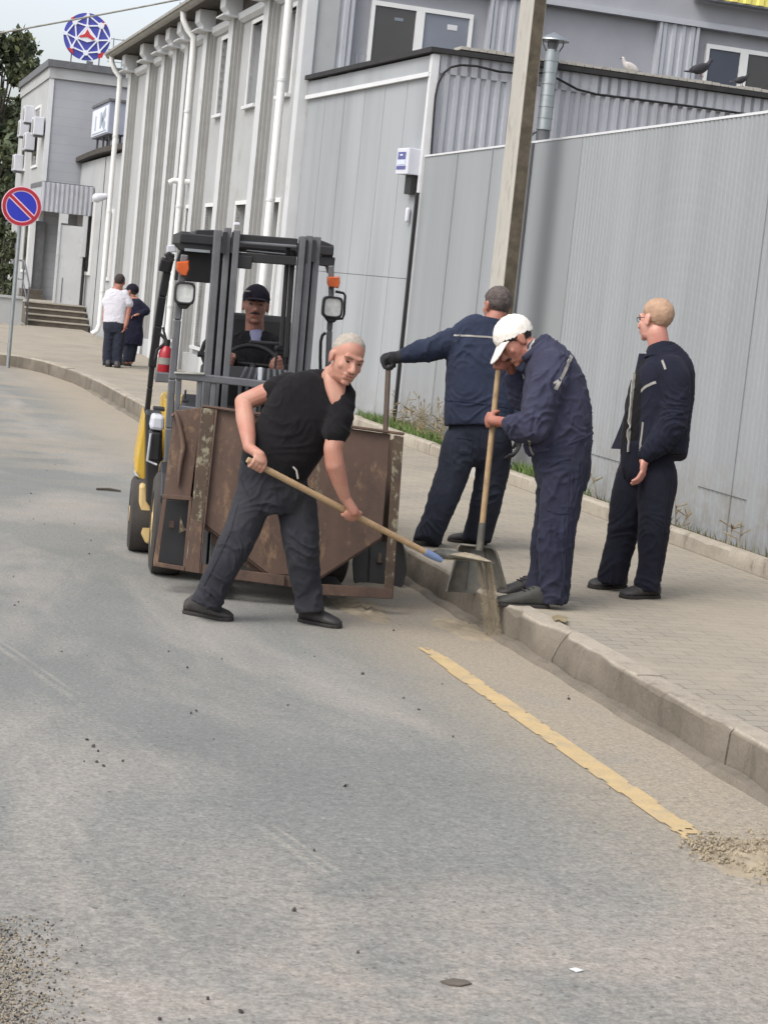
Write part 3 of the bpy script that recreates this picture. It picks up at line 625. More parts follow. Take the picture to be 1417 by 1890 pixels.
# ================================================================ ANNEX
A = np.array([5.88, 24.66]); B = np.array([6.5, 21.3])
ann = thing('annex_building', W(7, 22, .1), 'low grey metal annex with black roof edge beside the pilastered hall', 'building')
def apt(u, off=0.0):
    dr = unit(np.array([*(B - A), 0]))[:2]; nn = np.array([-dr[1], dr[0]]); nn = nn if nn[0] < 0 else -nn
    q = A + (B - A) * u + nn * off; return q
def along(u0, u1, z0a, z0b, z1a, z1b, o0, o1):
    q = [apt(u0, o0), apt(u1, o0), apt(u1, o1), apt(u0, o1)]; za = [z0a, z0b, z0b, z0a]; zb = [z1a, z1b, z1b, z1a]
    return MB(ST).hexa([(*p, z) for p, z in zip(q, za)] + [(*p, z) for p, z in zip(q, zb)])
along(0, 1, .1, .1, 4.42, 4.56, -.16, -.02).build('street_wall', M['seam'], ann)
edges = [0, .16, .33, .5, .66, .83, 1.0]; mb = MB(ST)
for i, (a, b) in enumerate(zip(edges[:-1], edges[1:])):
    for z0, z1 in ((.1, 2.0), (2.006, 4.44 + .12 * b)):
        q = [apt(a + .0012, -.02), apt(b - .0012, -.02), apt(b - .0012, 0), apt(a + .0012, 0)]
        mb.hexa([(*p, z0) for p in q] + [(*p, z1) for p in q])
mb.build('wall_panels', M['annex'], ann)
along(0, 1, 4.21, 4.33, 4.26, 4.38, .002, .05).build('drip_trim', M['trim'], ann)
along(0, 1, 4.262, 4.382, 4.44, 4.575, .001, .02).build('parapet_board', M['annex'], ann)
corr(((6.5, 21.30), (15, 21.30)), .3, 4.60, .125, .03, (0, -1)).build('side_wall', M['sheet'], ann)
stb(6.5, 15, 21.27, 21.30, 4.38, 4.60).build('fascia', M['sheet'], ann)
stb(6.47, 6.56, 21.24, 21.33, .3, 4.58).build('corner_trim', M['trim'], ann)
mb = MB(ST); a0 = apt(0, .08); b0 = apt(1.02, .08)
P5 = [tuple(a0), (b0[0], 21.20), (15, 21.20), (15, 24.7), (5.9, 24.7)]; zz = [4.46, 4.60, 4.62, 4.62, 4.46]
mb.add([(p[0], p[1], z) for p, z in zip(P5, zz)] + [(p[0], p[1], z + .055) for p, z in zip(P5, zz)], [(4, 3, 2, 1, 0), (5, 6, 7, 8, 9)] + [(i, (i + 1) % 5, 5 + (i + 1) % 5, 5 + i) for i in range(5)])
mb.build('roof', M['roof_dark'], ann)
mb = MB(ST)
for k in range(70):
    t = 6.8 + k * .11; h = .02 + .02 * noise.noise(Vector((t * 3, 0, 0)))
    mb.box(t, t + .10, 21.24, 21.5, 4.676, 4.69 + max(0, h))
mb.build('roof_flashing', M['concrete'], ann)
# things fixed to the annex
pts = [ons(x, y, 21.2) for x, y in [(795, 288), (799, 230), (803, 180), (808, 155), (818, 135), (832, 124), (850, 120), (880, 122), (920, 132), (960, 136), (1000, 134), (1030, 146), (1065, 165), (1100, 174), (1180, 184), (1280, 197), (1380, 211), (1430, 216)]]
MB().tube(pts, .014, 6).build('cable', M['black'], smooth=60, label='black cable drooping along the corrugated annex wall under the roof edge', cat='cable')
fl = thing('flue_pipe', ons(1000, 262, 21.0), 'galvanised flue pipe with a conical cap beside the concrete pole', 'flue')
pc = ons(1005, 240, 21.0); pt_ = ons(1017, 92, 21.0); zb, zt = pc[2], pt_[2]; cx_ = (pc + pt_) / 2
def fz(z): return np.array([cx_[0], cx_[1], z])
mb = MB()
for k in range(7):
    a = zb + (zt - zb) * k / 7; b = zb + (zt - zb) * (k + 1) / 7; mb.tube([fz(a), fz(a + .012), fz(a + .0125), fz(b)], [.088, .088, .082, .080], 20)
mb.build('pipe', M['galv'], fl, smooth=40)
mb = MB(); mb.tube([fz(zt + .10), fz(zt + .115), fz(zt + .20)], [.185, .18, .012], 24); mb.build('rain_cap', M['galv'], fl, smooth=40)
mb = MB()
for a in range(4):
    c, s_ = math.cos(a * 1.57 + .4), math.sin(a * 1.57 + .4); mb.tube([fz(zt - .02) + np.array([c, s_, 0]) * .08, fz(zt + .06) + np.array([c, s_, 0]) * .13, fz(zt + .11) + np.array([c, s_, 0]) * .13], .008, 6)
mb.tube([fz(zt - .02), fz(zt + .12)], .05, 12); mb.build('cap_bracket', M['steel_dark'], fl, smooth=40)
mb = MB(); mb.tube([fz(zb + .01), fz(zb - .12), fz(zb - .25)], .075, 16); mb.tube([fz(zb - .02) + cam_vec(-.08, 0, 0), fz(zb - .04) + cam_vec(-.14, 0, 0), fz(zb - .14) + cam_vec(-.19, 0, 0)], [.012, .03, .035], 10)
mb.build('elbow', M['steel_dark'], fl, smooth=50)
mb = MB(); mb.box(6.71, 6.83, 21.10, 21.24, 3.43, 3.62); mb.build('floodlight', M['black'], None, label='small black floodlight on the annex wall above the fence top', cat='lamp', bevel=.008)
bx = thing('meter_box', W(6.38, 21.4, 3.2), 'white wall box with a blue printed label near the annex corner', 'box')
f0 = np.array(apt(.90)); f1 = np.array(apt(.985)); o = .34
mb = MB(ST); q = [apt(.90, .0), apt(.99, .0), apt(.99, .17), apt(.90, .17)]
zc0, zc1 = 3.20, 3.50
mb.hexa([(*p, zc0) for p in q] + [(*p, zc1) for p in q]); mb.build('case', M['plastic_white'], bx, bevel=.008)
def bface(u0, u1, z0, z1, mat, nm, par, off=.172):
    q = [apt(u0, off), apt(u1, off), apt(u1, off + .003), apt(u0, off + .003)]
    return MB(ST).hexa([(*p, z0) for p in q] + [(*p, z1) for p in q]).build(nm, mat, par)
lb = bface(.912, .968, 3.37, 3.455, M['label_blue'], 'label', bx); bface(.930, .948, 3.41, 3.43, M['label_pale'], 'mark', lb, .176)
bface(.912, .968, 3.31, 3.366, M['label_pale'], 'label', bx); bface(.907, .974, 3.255, 3.295, M['label_blue'], 'label', bx)
q = [apt(.925, .0), apt(.98, .0), apt(.975, .08), apt(.93, .08)]; MB(ST).hexa([(*p, 2.98) for p in q] + [(*p, 3.2) for p in q]).build('under_box_shade', M['steel_black'], bx)  # dark block standing in for the shadow under the box
mb = MB(); c = W(*apt(.95, .04), 2.74); mb.cap(c - np.array([0, 0, .06]), c + np.array([0, 0, .06]), .028, .028); mb.build('bell_button', M['plastic_white'], smooth=60, label='small white oval fitting on the annex wall under the meter box', cat='fitting')

# ================================================================ FENCE
fen = thing('sheet_fence', W(6.5, 14, .25), 'tall pale grey profiled sheet fence along the pavement', 'fence')
ztop = 3.41
stb(6.5, 6.52, 17.68, 21.22, .25, ztop).build('flat_panel', M['fence'], fen)
stb(6.47, 6.505, 17.63, 17.68, .25, ztop).build('joint_strip', M['seam'], fen)
corr(((6.5, 2.0), (6.5, 16.4)), .25, ztop, .075, .007, (-1, 0)).build('ribbed_panel', M['fence'], fen)
stb(6.494, 6.51, 16.4, 17.63, .25, ztop - .003).build('flat_panel', M['fence'], fen)
for a, b, z in ((8.0, 11.9, .62), (12.4, 13.2, .60), (14.2, 15.4, .61)): stb(6.489, 6.4925, a, b, z, z + .006).build('panel_crease', M['seam'], fen)
for sq in (4.6, 5.75, 6.9, 8.05, 9.2, 10.35, 11.5, 12.65, 13.8, 14.95, 18.85, 20.0): stb(6.4915, 6.4985, sq, sq + .010, .25, ztop - .001).build('sheet_lap', M['fence'], fen)
stb(6.488, 6.53, 2.0, 21.22, ztop, ztop + .02).build('top_cap', M['trim'], fen)
MB(ST).box(6.44, 6.478, 21.235, 21.275, .25, 3.0).build('post', M['steel_black'], fen)

# ================================================================ CONCRETE POLE
pol = thing('utility_pole', W(6.06, 16.9, .176), 'square grey concrete utility pole standing before the sheet fence', 'pole')
mb = MB(ST)
def psec(z): k = 1 - .012 * z; return [(6.06 + a * .075 * k, 16.9 + b * .19 * k, z) for a, b in ((-1, -.86), (-.84, -1), (.84, -1), (1, -.86), (1, .86), (.84, 1), (-.84, 1), (-1, .86))]
mb.rings([psec(z) for z in np.linspace(.1, 7.5, 16)]); mb.build('shaft', M['concrete'], pol)
mb = MB(ST)
for z0, z1 in zip(np.linspace(.12, 7.3, 14), np.linspace(.12, 7.3, 14)[1:]):
    a, b = [psec(z) for z in (z0, z1)]; mb.add([np.array(a[1]) + (.006, -.0025, 0), np.array(a[2]) + (-.004, -.0025, 0), np.array(b[2]) + (-.004, -.0025, 0), np.array(b[1]) + (.006, -.0025, 0)], [(0, 1, 2, 3)])
mb.build('darker_face', M['pole_dark'], pol)  # darker colour laid over the camera-facing side of the shaft

# ================================================================ LOW WING, OFFICE BLOCK
low = thing('low_wing', W(6.1, 45, .1), 'low white rendered wing between the hall and the grey office block', 'building')
stb(6.10, 12, 41.5, 49.9, .1, 4.28).build('wall', M['render_white'], low)
mb = MB(ST); rs = []
for k in range(13):
    s = 41.5 + (50.0 - 41.5) * k / 12; z = 4.30 + .06 * math.sin(math.pi * k / 12)
    rs.append([(5.95, s, z), (12, s, z), (12, s, z + .12), (5.95, s, z + .12)])
mb.rings(rs); mb.build('roof_edge', M['eave'], low)
for a, b, c, d in ((46.6, 47.3, 1.55, 3.25), (43.2, 43.9, 1.5, 2.95)):
    f = MB(ST)
    for q in ((a - .08, a, c, d), (b, b + .08, c, d), (a - .08, b + .08, d, d + .08), (a - .08, b + .08, c - .08, c)): f.box(6.05, 6.098, q[0], q[1], q[2], q[3])
    w = f.build('window', M['frame'], low); stb(6.09, 6.098, a, b, c, d).build('pane', M['glass_dark'], w)
stb(6.085, 6.099, 45.3, 45.33, .1, 4.28).build('panel_joint', M['seam'], low)
mb = MB(); mb.cap(W(6.06, 44.6, 3.34), W(5.86, 44.6, 3.28), .07, .11); mb.build('wall_lamp', M['plastic_white'], smooth=60, label='white dome lamp on the low white wing behind the downpipe', cat='lamp')
off = thing('office_block', W(7, 52, .1), 'grey two-storey office block with lapped siding and a roof emblem', 'building')
stb(5.17, 14, 50, 57.6, .1, 6.34).build('wall', M['siding'], off)
stb(5.10, 14, 49.93, 57.7, 6.342, 6.62).build('cornice', M['render_white'], off)
stb(5.04, 14.1, 49.86, 57.8, 6.622, 6.80).build('roof_rim', M['steel_dark'], off)
stb(5.14, 5.169, 50.0, 57.6, .1, 6.34).build('street_face', M['render_white'], off)
stb(5.12, 5.24, 49.96, 50.0, .1, 6.34).build('corner_trim', M['trim'], off)
for s, z0, z1 in ((51.6, 4.2, 5.7), (54.9, 4.2, 5.7), (52.2, 1.4, 2.8)):
    f = MB(ST)
    for q in ((s - .07, s, z0, z1), (s + 1.3, s + 1.37, z0, z1), (s - .07, s + 1.37, z1, z1 + .07), (s - .07, s + 1.37, z0 - .07, z0)): f.box(5.10, 5.139, q[0], q[1], q[2], q[3])
    w = f.build('window', M['frame'], off); stb(5.125, 5.139, s, s + 1.3, z0, z1).build('pane', M['glass_dark'], w)
# entrance porch, steps, low walls
stb(4.85, 6.06, 46.9, 49.9, 3.5, 3.62).build('porch_roof', M['steel_dark'], off)
corr(((4.82, 46.88), (6.08, 46.88)), 2.90, 3.60, .11, .03, (0, -1)).build('porch_fascia', M['sheet'], off)
stb(4.86, 4.9, 46.9, 49.9, 2.95, 3.5).build('porch_cheek', M['sheet'], off)
mb = MB(ST); mb.box(5.32, 5.92, 46.79, 46.85, .72, 2.62); mb.box(5.28, 5.34, 46.76, 46.79, .72, 2.89); mb.box(5.86, 5.98, 46.76, 46.79, 1.9, 2.89); mb.box(5.34, 5.5, 46.76, 46.79, 2.66, 2.89)
mb.build('porch_screen', M['pilaster'], off); stb(5.47, 5.485, 46.775, 46.79, .75, 1.35).build('screen_gap', M['seam'], off)
stb(5.99, 6.06, 47.2, 47.3, .7, 2.9).build('porch_door', M['glass_dark'], off)
d = stb(5.05, 5.30, 49.84, 49.925, .95, 2.7).build('entrance_door', M['steel_dark'], off); stb(5.02, 5.05, 49.8, 49.84, .95, 2.75).build('door_frame', M['trim'], d)
st_ = thing('entrance_steps', W(5.6, 46, .176), 'worn concrete entrance steps leading up to the office porch', 'steps')
for k in range(4):
    z1 = .176 + .135 * (k + 1); a = 45.6 + .33 * k
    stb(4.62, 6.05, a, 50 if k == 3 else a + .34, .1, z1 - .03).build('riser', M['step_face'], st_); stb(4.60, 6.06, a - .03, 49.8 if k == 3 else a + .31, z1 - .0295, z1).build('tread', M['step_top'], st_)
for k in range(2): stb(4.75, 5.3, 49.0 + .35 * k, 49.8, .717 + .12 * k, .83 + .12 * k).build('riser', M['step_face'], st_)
rl = thing('handrail', W(4.55, 45.8, .176), 'thin grey steel handrail at the left side of the entrance steps', 'handrail')
mb = MB()
for s, z in ((45.4, .18), (47.0, .7), (49.4, .7)): mb.tube([W(4.56, s, z), W(4.56, s, z + .95)], .022, 8)
mb.build('post', M['steel_dark'], rl, smooth=60)
mb = MB(); mb.tube([W(4.56, 45.2, 1.05), W(4.56, 47.0, 1.66), W(4.56, 49.6, 1.66)], .024, 8); mb.tube([W(4.56, 45.4, .65), W(4.56, 47.0, 1.2), W(4.56, 49.4, 1.2)], .016, 8); mb.build('rail', M['steel_dark'], rl, smooth=60)
mb = MB(ST); mb.box(3.2, 4.42, 45.2, 45.45, .15, .78); mb.box(3.16, 4.46, 45.16, 45.49, .78, .83); mb.build('parapet_wall', M['render_white'], None, label='low white parapet wall beside the handrail at the far left', cat='wall')
stp = thing('garden_steps', W(3.9, 52, .17), 'weathered concrete steps behind the white parapet at the far left', 'steps')
for k in range(5): stb(2.6, 4.5, 52 + .35 * k, 54.5, .15, .5 + .16 * k).build('step', M['step_top'] if k % 2 else M['step_face'], stp)
# projecting light box
sb = thing('box_sign', W(6.2, 46.5, 4.4), 'white light box sign with grey letters projecting above the low wing', 'sign')
stb(6.16, 6.62, 45.9, 48.9, 4.86, 5.62).build('case', M['box_side'], sb, bevel=.01)
fc = stb(6.14, 6.159, 45.98, 48.82, 4.90, 5.54).build('face', M['box_sign'], sb)
mb = MB(ST)
def gl(s0, z0, s1, z1, w): mb.bar((6.136, s0, z0), (6.136, s1, z1), w, .006, (0, 1, 0))
gl(48.1, 5.02, 48.1, 5.38, .16); gl(47.15, 5.04, 47.15, 5.42, .26); gl(46.95, 5.22, 46.35, 5.42, .22); gl(46.95, 5.22, 46.35, 5.04, .22)
mb.build('lettering', M['glyph'], fc); stb(6.134, 6.139, 46.1, 48.6, 4.935, 4.96).build('underline', M['glyph'], fc)
stb(6.12, 6.66, 45.86, 48.94, 5.62, 5.68).build('top_rail', M['steel_dark'], sb)
mb = MB(ST)
for s in (46.3, 47.4, 48.5): mb.box(6.25, 6.3, s, s + .05, 4.42, 4.86); mb.box(6.5, 6.55, s, s + .05, 4.42, 4.86)
mb.build('support', M['steel_dark'], sb)
# roof emblem
em_c = ons(161, 68, 50.4); er = .60
EX, EY = CRI * math.cos(PH) + np.array([0, 1, 0]) * math.sin(PH), np.array([0, 0, 1.0]); EN = -SD
efr = Frame(em_c, EX, -EN, EY)
em = thing('roof_emblem', em_c - np.array([0, 0, .7]), 'round blue, white and red network emblem standing on the office roof', 'emblem')
def disc(r, n=48): return [(r * math.cos(2 * math.pi * k / n), r * math.sin(2 * math.pi * k / n)) for k in range(n)]
MB(efr).prism(disc(er), 'y', -.03, .03).build('disc', M['blue_logo'], em)
def E2(x, y):  # from the emblem crop to the emblem plane
    dx, dy = (x - 545) / 345.0 * er, -(y - 510) / 345.0 * er; c, s_ = math.cos(ROLL), math.sin(ROLL); return (dx * c - dy * s_, dx * s_ + dy * c)
nodes = {'t': (550, 355), 'l': (385, 540), 'r': (695, 560), 'a': (372, 305), 'b': (755, 345), 'c': (235, 470), 'd': (880, 552), 'e': (520, 745), 'f': (315, 665), 'g': (715, 725), 'h': (565, 195)}
mb = MB(efr)
def eline(p, q, w=.03):
    a, b = E2(*p), E2(*q); mb.bar((a[0], -.045, a[1]), (b[0], -.045, b[1]), w, .02, (0, 1, 0)) if False else mb.bar((a[0], -.04, a[1]), (b[0], -.04, b[1]), .03, w * 1.2, (0, 1, 0))
for a, b in ('tl', 'tr', 'lr', 'ta', 'tb', 'la', 'lc', 'lf', 'le', 're', 'rg', 'rd', 'rb', 'ac', 'bd', 'cf', 'dg', 'fe', 'eg', 'ah', 'bh', 'th'): eline(nodes[a], nodes[b])
for p, q in (((235, 470), (185, 420)), ((235, 470), (190, 480)), ((880, 552), (900, 480)), ((520, 745), (430, 850)), ((520, 745), (620, 845)), ((565, 195), (560, 160)), ((372, 305), (300, 260)), ((755, 345), (830, 300))): eline(p, q)
mb.build('network_lines', M['white_logo'], em)
mb = MB(efr)
for k, p in nodes.items():
    x, y = E2(*p); rr = {'a': .07, 'b': .08, 'e': .07}.get(k, .045); mb.prism([(x + rr * math.cos(i * .5236), y + rr * math.sin(i * .5236)) for i in range(12)], 'y', -.066, -.03)
a = [E2(*p) for p in ((550, 372), (405, 545), (545, 592), (680, 560))]; mb.prism(a, 'y', -.060, -.03); mb.build('network_nodes', M['white_logo'], em)
mb = MB(efr); mb.prism([E2(*p) for p in ((550, 400), (590, 480), (655, 535), (630, 560), (540, 515), (440, 525), (425, 505), (510, 470))], 'y', -.075, -.058)
for q in (((250, 680), (330, 680), (335, 770), (300, 740)), ((705, 740), (795, 735), (760, 810), (700, 820)), ((300, 250), (370, 215), (330, 300)), ((770, 270), (830, 320), (800, 360))): mb.prism([E2(*p) for p in q], 'y', -.05, -.03)
mb.build('red_mark', M['red_logo'], em)
mb = MB(efr); zlow = 6.8 - em_c[2]
for x in (-.36, .36): mb.box(x - .015, x + .015, -.015, .015, zlow, -.3)
mb.box(.05, .2, -.08, .08, zlow, zlow + .12); mb.build('support', M['steel_dark'], em)
fr = thing('rooftop_frame', W(7, 50.6, 6.8), 'faint thin steel sign frame on the office roof beside the emblem', 'frame')
mb = MB(ST)
for t in (6.75, 7.0, 7.25, 7.5, 7.8, 8.1): mb.box(t - .012, t + .012, 50.6, 50.62, 6.8, 7.62)
for z in (7.58, 7.3, 7.0): mb.box(6.62, 8.3, 50.6, 50.62, z, z + .02)
mb.build('bars', M['galv'], fr)
# air conditioners on the street face of the office
def aircon():
    r = thing('air_conditioner', (0, 0, 0), 'x', 'air conditioner', 'outdoor air conditioner units on the office side wall')
    f = Frame((0, 0, 0), SN, SD, (0, 0, 1)); MB(f).box(-.26, 0, -.34, .34, 0, .46).build('case', M['plastic_white'], r, bevel=.02)
    g = MB(f).tube([], .2) if False else MB(f); g.tube([(-.272, -.06, .23), (-.258, -.06, .23)], .18, 20); g.build('fan_grille', M['gutter'], r, smooth=40)
    MB(f).box(-.26, 0, -.28, -.25, -.06, -.002).build('bracket', M['steel_dark'], r); return r
acs = [(55, 214, 'topmost of the white air conditioner units, at the upper far end'), (72, 236, 'white air conditioner unit nearest the siding corner'), (46, 240, 'white air conditioner unit second from the far end, level with the nearest one'), (56, 264, 'white air conditioner unit hung alone below the upper cluster'), (35, 303, 'lowest white air conditioner unit, furthest along the office wall')]
ac0 = aircon()
for i, (x, y, lab) in enumerate(acs):
    p = ont(x, y, 5.0); p = W(5.10, p @ SD, p[2] - .2)
    if i == 0: r = ac0
    else:
        r = ac0.copy(); link(r)
        for ch in [c for c in ac0.children]: c = ch.copy(); link(c); c.parent = r
    r.location = tuple(p); r['label'] = lab
# wires
a = ons(-60, 68, 30.0); b = ons(345, -4, 30.0); d_ = b - a; pts = [a + d_ * (-5 + 9 * k / 48) + np.array([0, 0, .9 * ((k / 48 - .58) ** 2) * 4 - .03]) for k in range(49)]
MB().tube(pts, .016, 6).build('overhead_wire', M['gutter'], smooth=60, label='thin overhead wire crossing the sky in front of the emblem', cat='wire')

# ================================================================ NO-PARKING SIGN
sg = thing('no_parking_sign', onz(16, 671, 0), 'round blue no-parking sign with red rim and single red slash on a thin grey post', 'road sign')
pb = onz(16, 671, 0); pb = W(pb @ SN, 31.3, 0) if False else ons(15.5, 671, 31.0); pb[2] = 0
sc_ = ons(40.5, 381, 31.0); sfr = Frame(sc_, EX, SD, (0, 0, 1)); px_ = np.array([sc_[0], sc_[1], 0])
mb = MB(); mb.tube([np.array([pb[0], pb[1], 0]), px_ + np.array([0, 0, sc_[2] - .1]) + SD * .05, px_ + np.array([0, 0, sc_[2] + .28]) + SD * .05], .032, 10); mb.build('post', M['galv'], sg, smooth=60)
sr = .315
MB(sfr).prism(disc(sr), 'y', -.012, .012).build('plate', M['sign_white'], sg)
def ring(r0, r1, y0, y1, fr_, n=48):
    mb = MB(fr_); rs = []
    for k in range(n):
        c, s_ = math.cos(2 * math.pi * k / n), math.sin(2 * math.pi * k / n); rs.append([(r0 * c, y0, r0 * s_), (r1 * c, y0, r1 * s_), (r1 * c, y1, r1 * s_), (r0 * c, y1, r0 * s_)])
    return mb.rings(rs, closed=True)
ring(sr * .80, sr * .96, -.020, -.0122, sfr).build('rim', M['sign_red'], sg)
MB(sfr).prism(disc(sr * .745), 'y', -.016, -.0123).build('face', M['sign_blue'], sg)
ang = R_(-45) + ROLL * .9
def slash(w, y0, y1, L): 
    c, s_ = math.cos(ang), math.sin(ang); q = [(-L, -w), (L, -w), (L, w), (-L, w)]; return MB(sfr).prism([(x * c - y * s_, x * s_ + y * c) for x, y in q], 'y', y0, y1)
slash(.042, -.019, -.0162, sr * .76).build('slash_edge', M['sign_white'], sg); slash(.024, -.024, -.0192, sr * .82).build('slash', M['sign_red'], sg)

# ================================================================ TREES
def leaves(mb, c, r, n, size, squash=.9):
    for k in range(n):
        q = unit(np.random.randn(3)) * (random.random() ** .4); p = np.array(c) + q * np.array([r, r, r * squash])
        a = unit(np.random.randn(3)); b = unit(np.cross(a, np.random.randn(3))); z = size * random.uniform(.6, 1.4)
        mb.add([p - a * z, p + b * z * .55, p + a * z, p - b * z * .55], [(0, 1, 2, 3)], 0 if random.random() < .72 else 1)
def tree(name, base, h, r, label, clumps, per, size, cat='tree', low=.25):
    t = thing(name, base, label, cat); base = np.array(base, float)
    mb = MB(); top = base + np.array([0, 0, h * .9]); mb.tube([base, base + np.array([.1, 0, h * .3]), base + np.array([0, .1, h * .6]), top], [h * .022, h * .018, h * .012, .02], 8)
    cl = []
    for k in range(clumps):
        z = low + (1 - low) * random.random(); rr = r * math.sin(math.pi * min(1, (z - low * .6) / (1.08 - low * .6))) ** .7; a = random.uniform(0, 6.28); d = rr * math.sqrt(random.random())
        cl.append(base + np.array([d * math.cos(a), d * math.sin(a), h * z]))
    for c in cl[::3]: mb.tube([base + np.array([0, 0, max(.2 * h, (c[2] - base[2]) * .7)]), c], [.05 * h / 8, .012], 5)
    mb.build('trunk', M['bark'], t, smooth=60); mb = MB()
    for c in cl: leaves(mb, c, r * random.uniform(.16, .3), per, size)
    mb.build('crown', [M['leaf'], M['leaf2']], t); return t
tp = ons(-8, 300, 66.0); tree('broadleaf_tree', (tp[0], tp[1], 0), 8.9, 1.9, 'tall dark leafy tree at the left edge beyond the office', 95, 150, .12, low=.08)
tp = ons(24, 300, 74.0); tree('broadleaf_tree', (tp[0] - .3, tp[1], 0), 7.6, 1.5, 'slimmer dark tree behind the tall one, next to the air conditioners', 60, 140, .11, low=.1)
tp = ons(8, 450, 56.0); tree('shrub', (tp[0], tp[1], .1), 2.4, .9, 'olive green shrub below the dark tree at the left edge', 22, 90, .07, 'shrub', low=.1)
tp = ons(362, 10, 43.5); tree('young_birch', (tp[0], tp[1], .1), tp[2] + .25, .55, 'wispy bare-looking young tree whose tip shows over the hall eave', 16, 9, .05, low=.86)

# ================================================================ PIGEONS
def pigeon(px, py, s, L, face, mats, label):
    p = ons(px, py, s); f = Frame(p, SN * face, SD * face, (0, 0, 1)); k = L / .32
    r = MB(f); r.ell((0, 0, .06 * k), [(.10 * k, 0, .045 * k), (0, .055 * k, 0), (-.02 * k, 0, .058 * k)], 16, 10); r.cap(f.w((0, 0, 0)) * 0 + np.array([.07 * k, 0, .09 * k]), np.array([.11 * k, 0, .155 * k]), .036 * k, .024 * k); r.ell((.118 * k, 0, .175 * k), [(.026 * k, 0, 0), (0, .022 * k, 0), (0, 0, .023 * k)], 12, 8)
    o = grow('pigeon', r, M[mats[0]], .007 * k, 3, origin=p, label=label, cat='bird'); o['group'] = 'pigeons on the annex roof edge'
    w = MB(f)
    for sg_ in (-1, 1): w.ell((-.03 * k, sg_ * .045 * k, .065 * k), [(.10 * k, 0, .05 * k), (0, .018 * k, 0), (-.02 * k, 0, .038 * k)], 12, 8)
    w.build('wing', M[mats[1]], o, smooth=60)
    MB(f).prism([(-.08 * k, -.03 * k), (-.20 * k, -.035 * k), (-.20 * k, .035 * k), (-.08 * k, .03 * k)], 'z', .0, .012).build('tail', M[mats[2]], o)
    MB(f).tube([(.138 * k, 0, .172 * k), (.165 * k, 0, .165 * k)], [.008 * k, .002], 8).build('beak', M['black'], o)
    g = MB(f)
    for sg_ in (-1, 1): g.tube([(.01, sg_ * .02, .02), (.015, sg_ * .02, -.03)], .004, 6); g.tube([(.015, sg_ * .02, -.03), (.04, sg_ * .02, -.032)], .004, 6)
    g.build('leg', M['lip'], o, smooth=60)
M['feather_pale'] = mk('pale_feathers', rgb(206, 200, 196, .85), .8, var=.15, vs=30); M['feather_grey'] = mk('grey_feathers', rgb(96, 94, 98, .8), .8, var=.25, vs=30); M['feather_dark'] = mk('dark_feathers', rgb(58, 56, 62, .8), .8, var=.25, vs=30)
pigeon(1160, 131, 21.35, .25, -1, ('feather_pale', 'feather_pale', 'feather_grey'), 'pale grey and white pigeon on the annex roof edge beside the flue')
pigeon(1291, 136, 21.35, .32, 1, ('feather_dark', 'feather_dark', 'feather_dark'), 'large dark pigeon on the roof edge left of the navy window')
pigeon(1366, 154, 21.30, .22, 1, ('feather_dark', 'feather_dark', 'feather_grey'), 'small dark pigeon in front of the navy window on the roof edge')

# ================================================================ FORKLIFT
YAW = R_(9.0); FD = 11.62
wl_ = P(303, 1062, FD); wl_[2] = 0
fx = np.array([math.cos(YAW), math.sin(YAW), 0]); fy = np.array([-math.sin(YAW), math.cos(YAW), 0])
FO = wl_ + fx * .50; LEAN = R_(-.9)
fxr = fx * math.cos(LEAN) - np.array([0, 0, 1.0]) * math.sin(LEAN); fzr = np.array([0, 0, 1.0]) * math.cos(LEAN) + fx * math.sin(LEAN)
FR = Frame(FO, fxr, fy, fzr)
fk = thing('forklift', FO, 'yellow and black forklift with tall grey mast facing the viewer, carrying the rusty bin', 'forklift')
def fp(x, y, yl): return FR.py(x, y, yl)
def fw(x, z, yl): return FR.w((x, yl, z))
def fpx(x, y, yl): q = fp(x, y, yl); return FR.w((q[0], yl, q[1]))
def fq(px, yl0, yl1, name, mat, parent=None, bevel=.006):
    """plate traced at local depth yl0 and extruded back to yl1"""
    poly = [tuple(fp(x, y, yl0)) for x, y in px]; return MB(FR).prism(poly, 'y', yl0, yl1).build(name, M[mat], parent or fk, bevel=bevel)
MY = -.28
mast = thing('mast', FO, None, None); mast.parent = fk; mast.location = (0, 0, 0)
mb0 = MB(FR)
def rail(xa, xb, yref, ytop, dy, par):
    x0, _ = fp(xa, yref, MY); x1, _ = fp(xb, yref, MY); zt = fp((xa + xb) / 2 + .08 * (yref - ytop), ytop, MY)[1]
    w = x1 - x0; m = MB(FR)
    m.prism([(x0, MY + dy), (x1, MY + dy), (x1, MY + dy + .035), (x0 + w * .35, MY + dy + .035), (x0 + w * .35, MY + dy + .12), (x0, MY + dy + .12)], 'z', .07, zt); return m.build('rail', M['steel_dark'], par, bevel=.004)
for xa, xb, yt, dy in ((391, 404.5, 424, .06), (409.5, 421, 420, .03), (425.5, 437, 425, .0)): rail(xa, xb, 520, yt, dy, mast)
for xa, xb, yt, dy in ((545.5, 556, 436, .0), (558, 570, 435, .03), (573.5, 585.5, 437, .06)): rail(xa, xb, 555, yt, dy, mast)
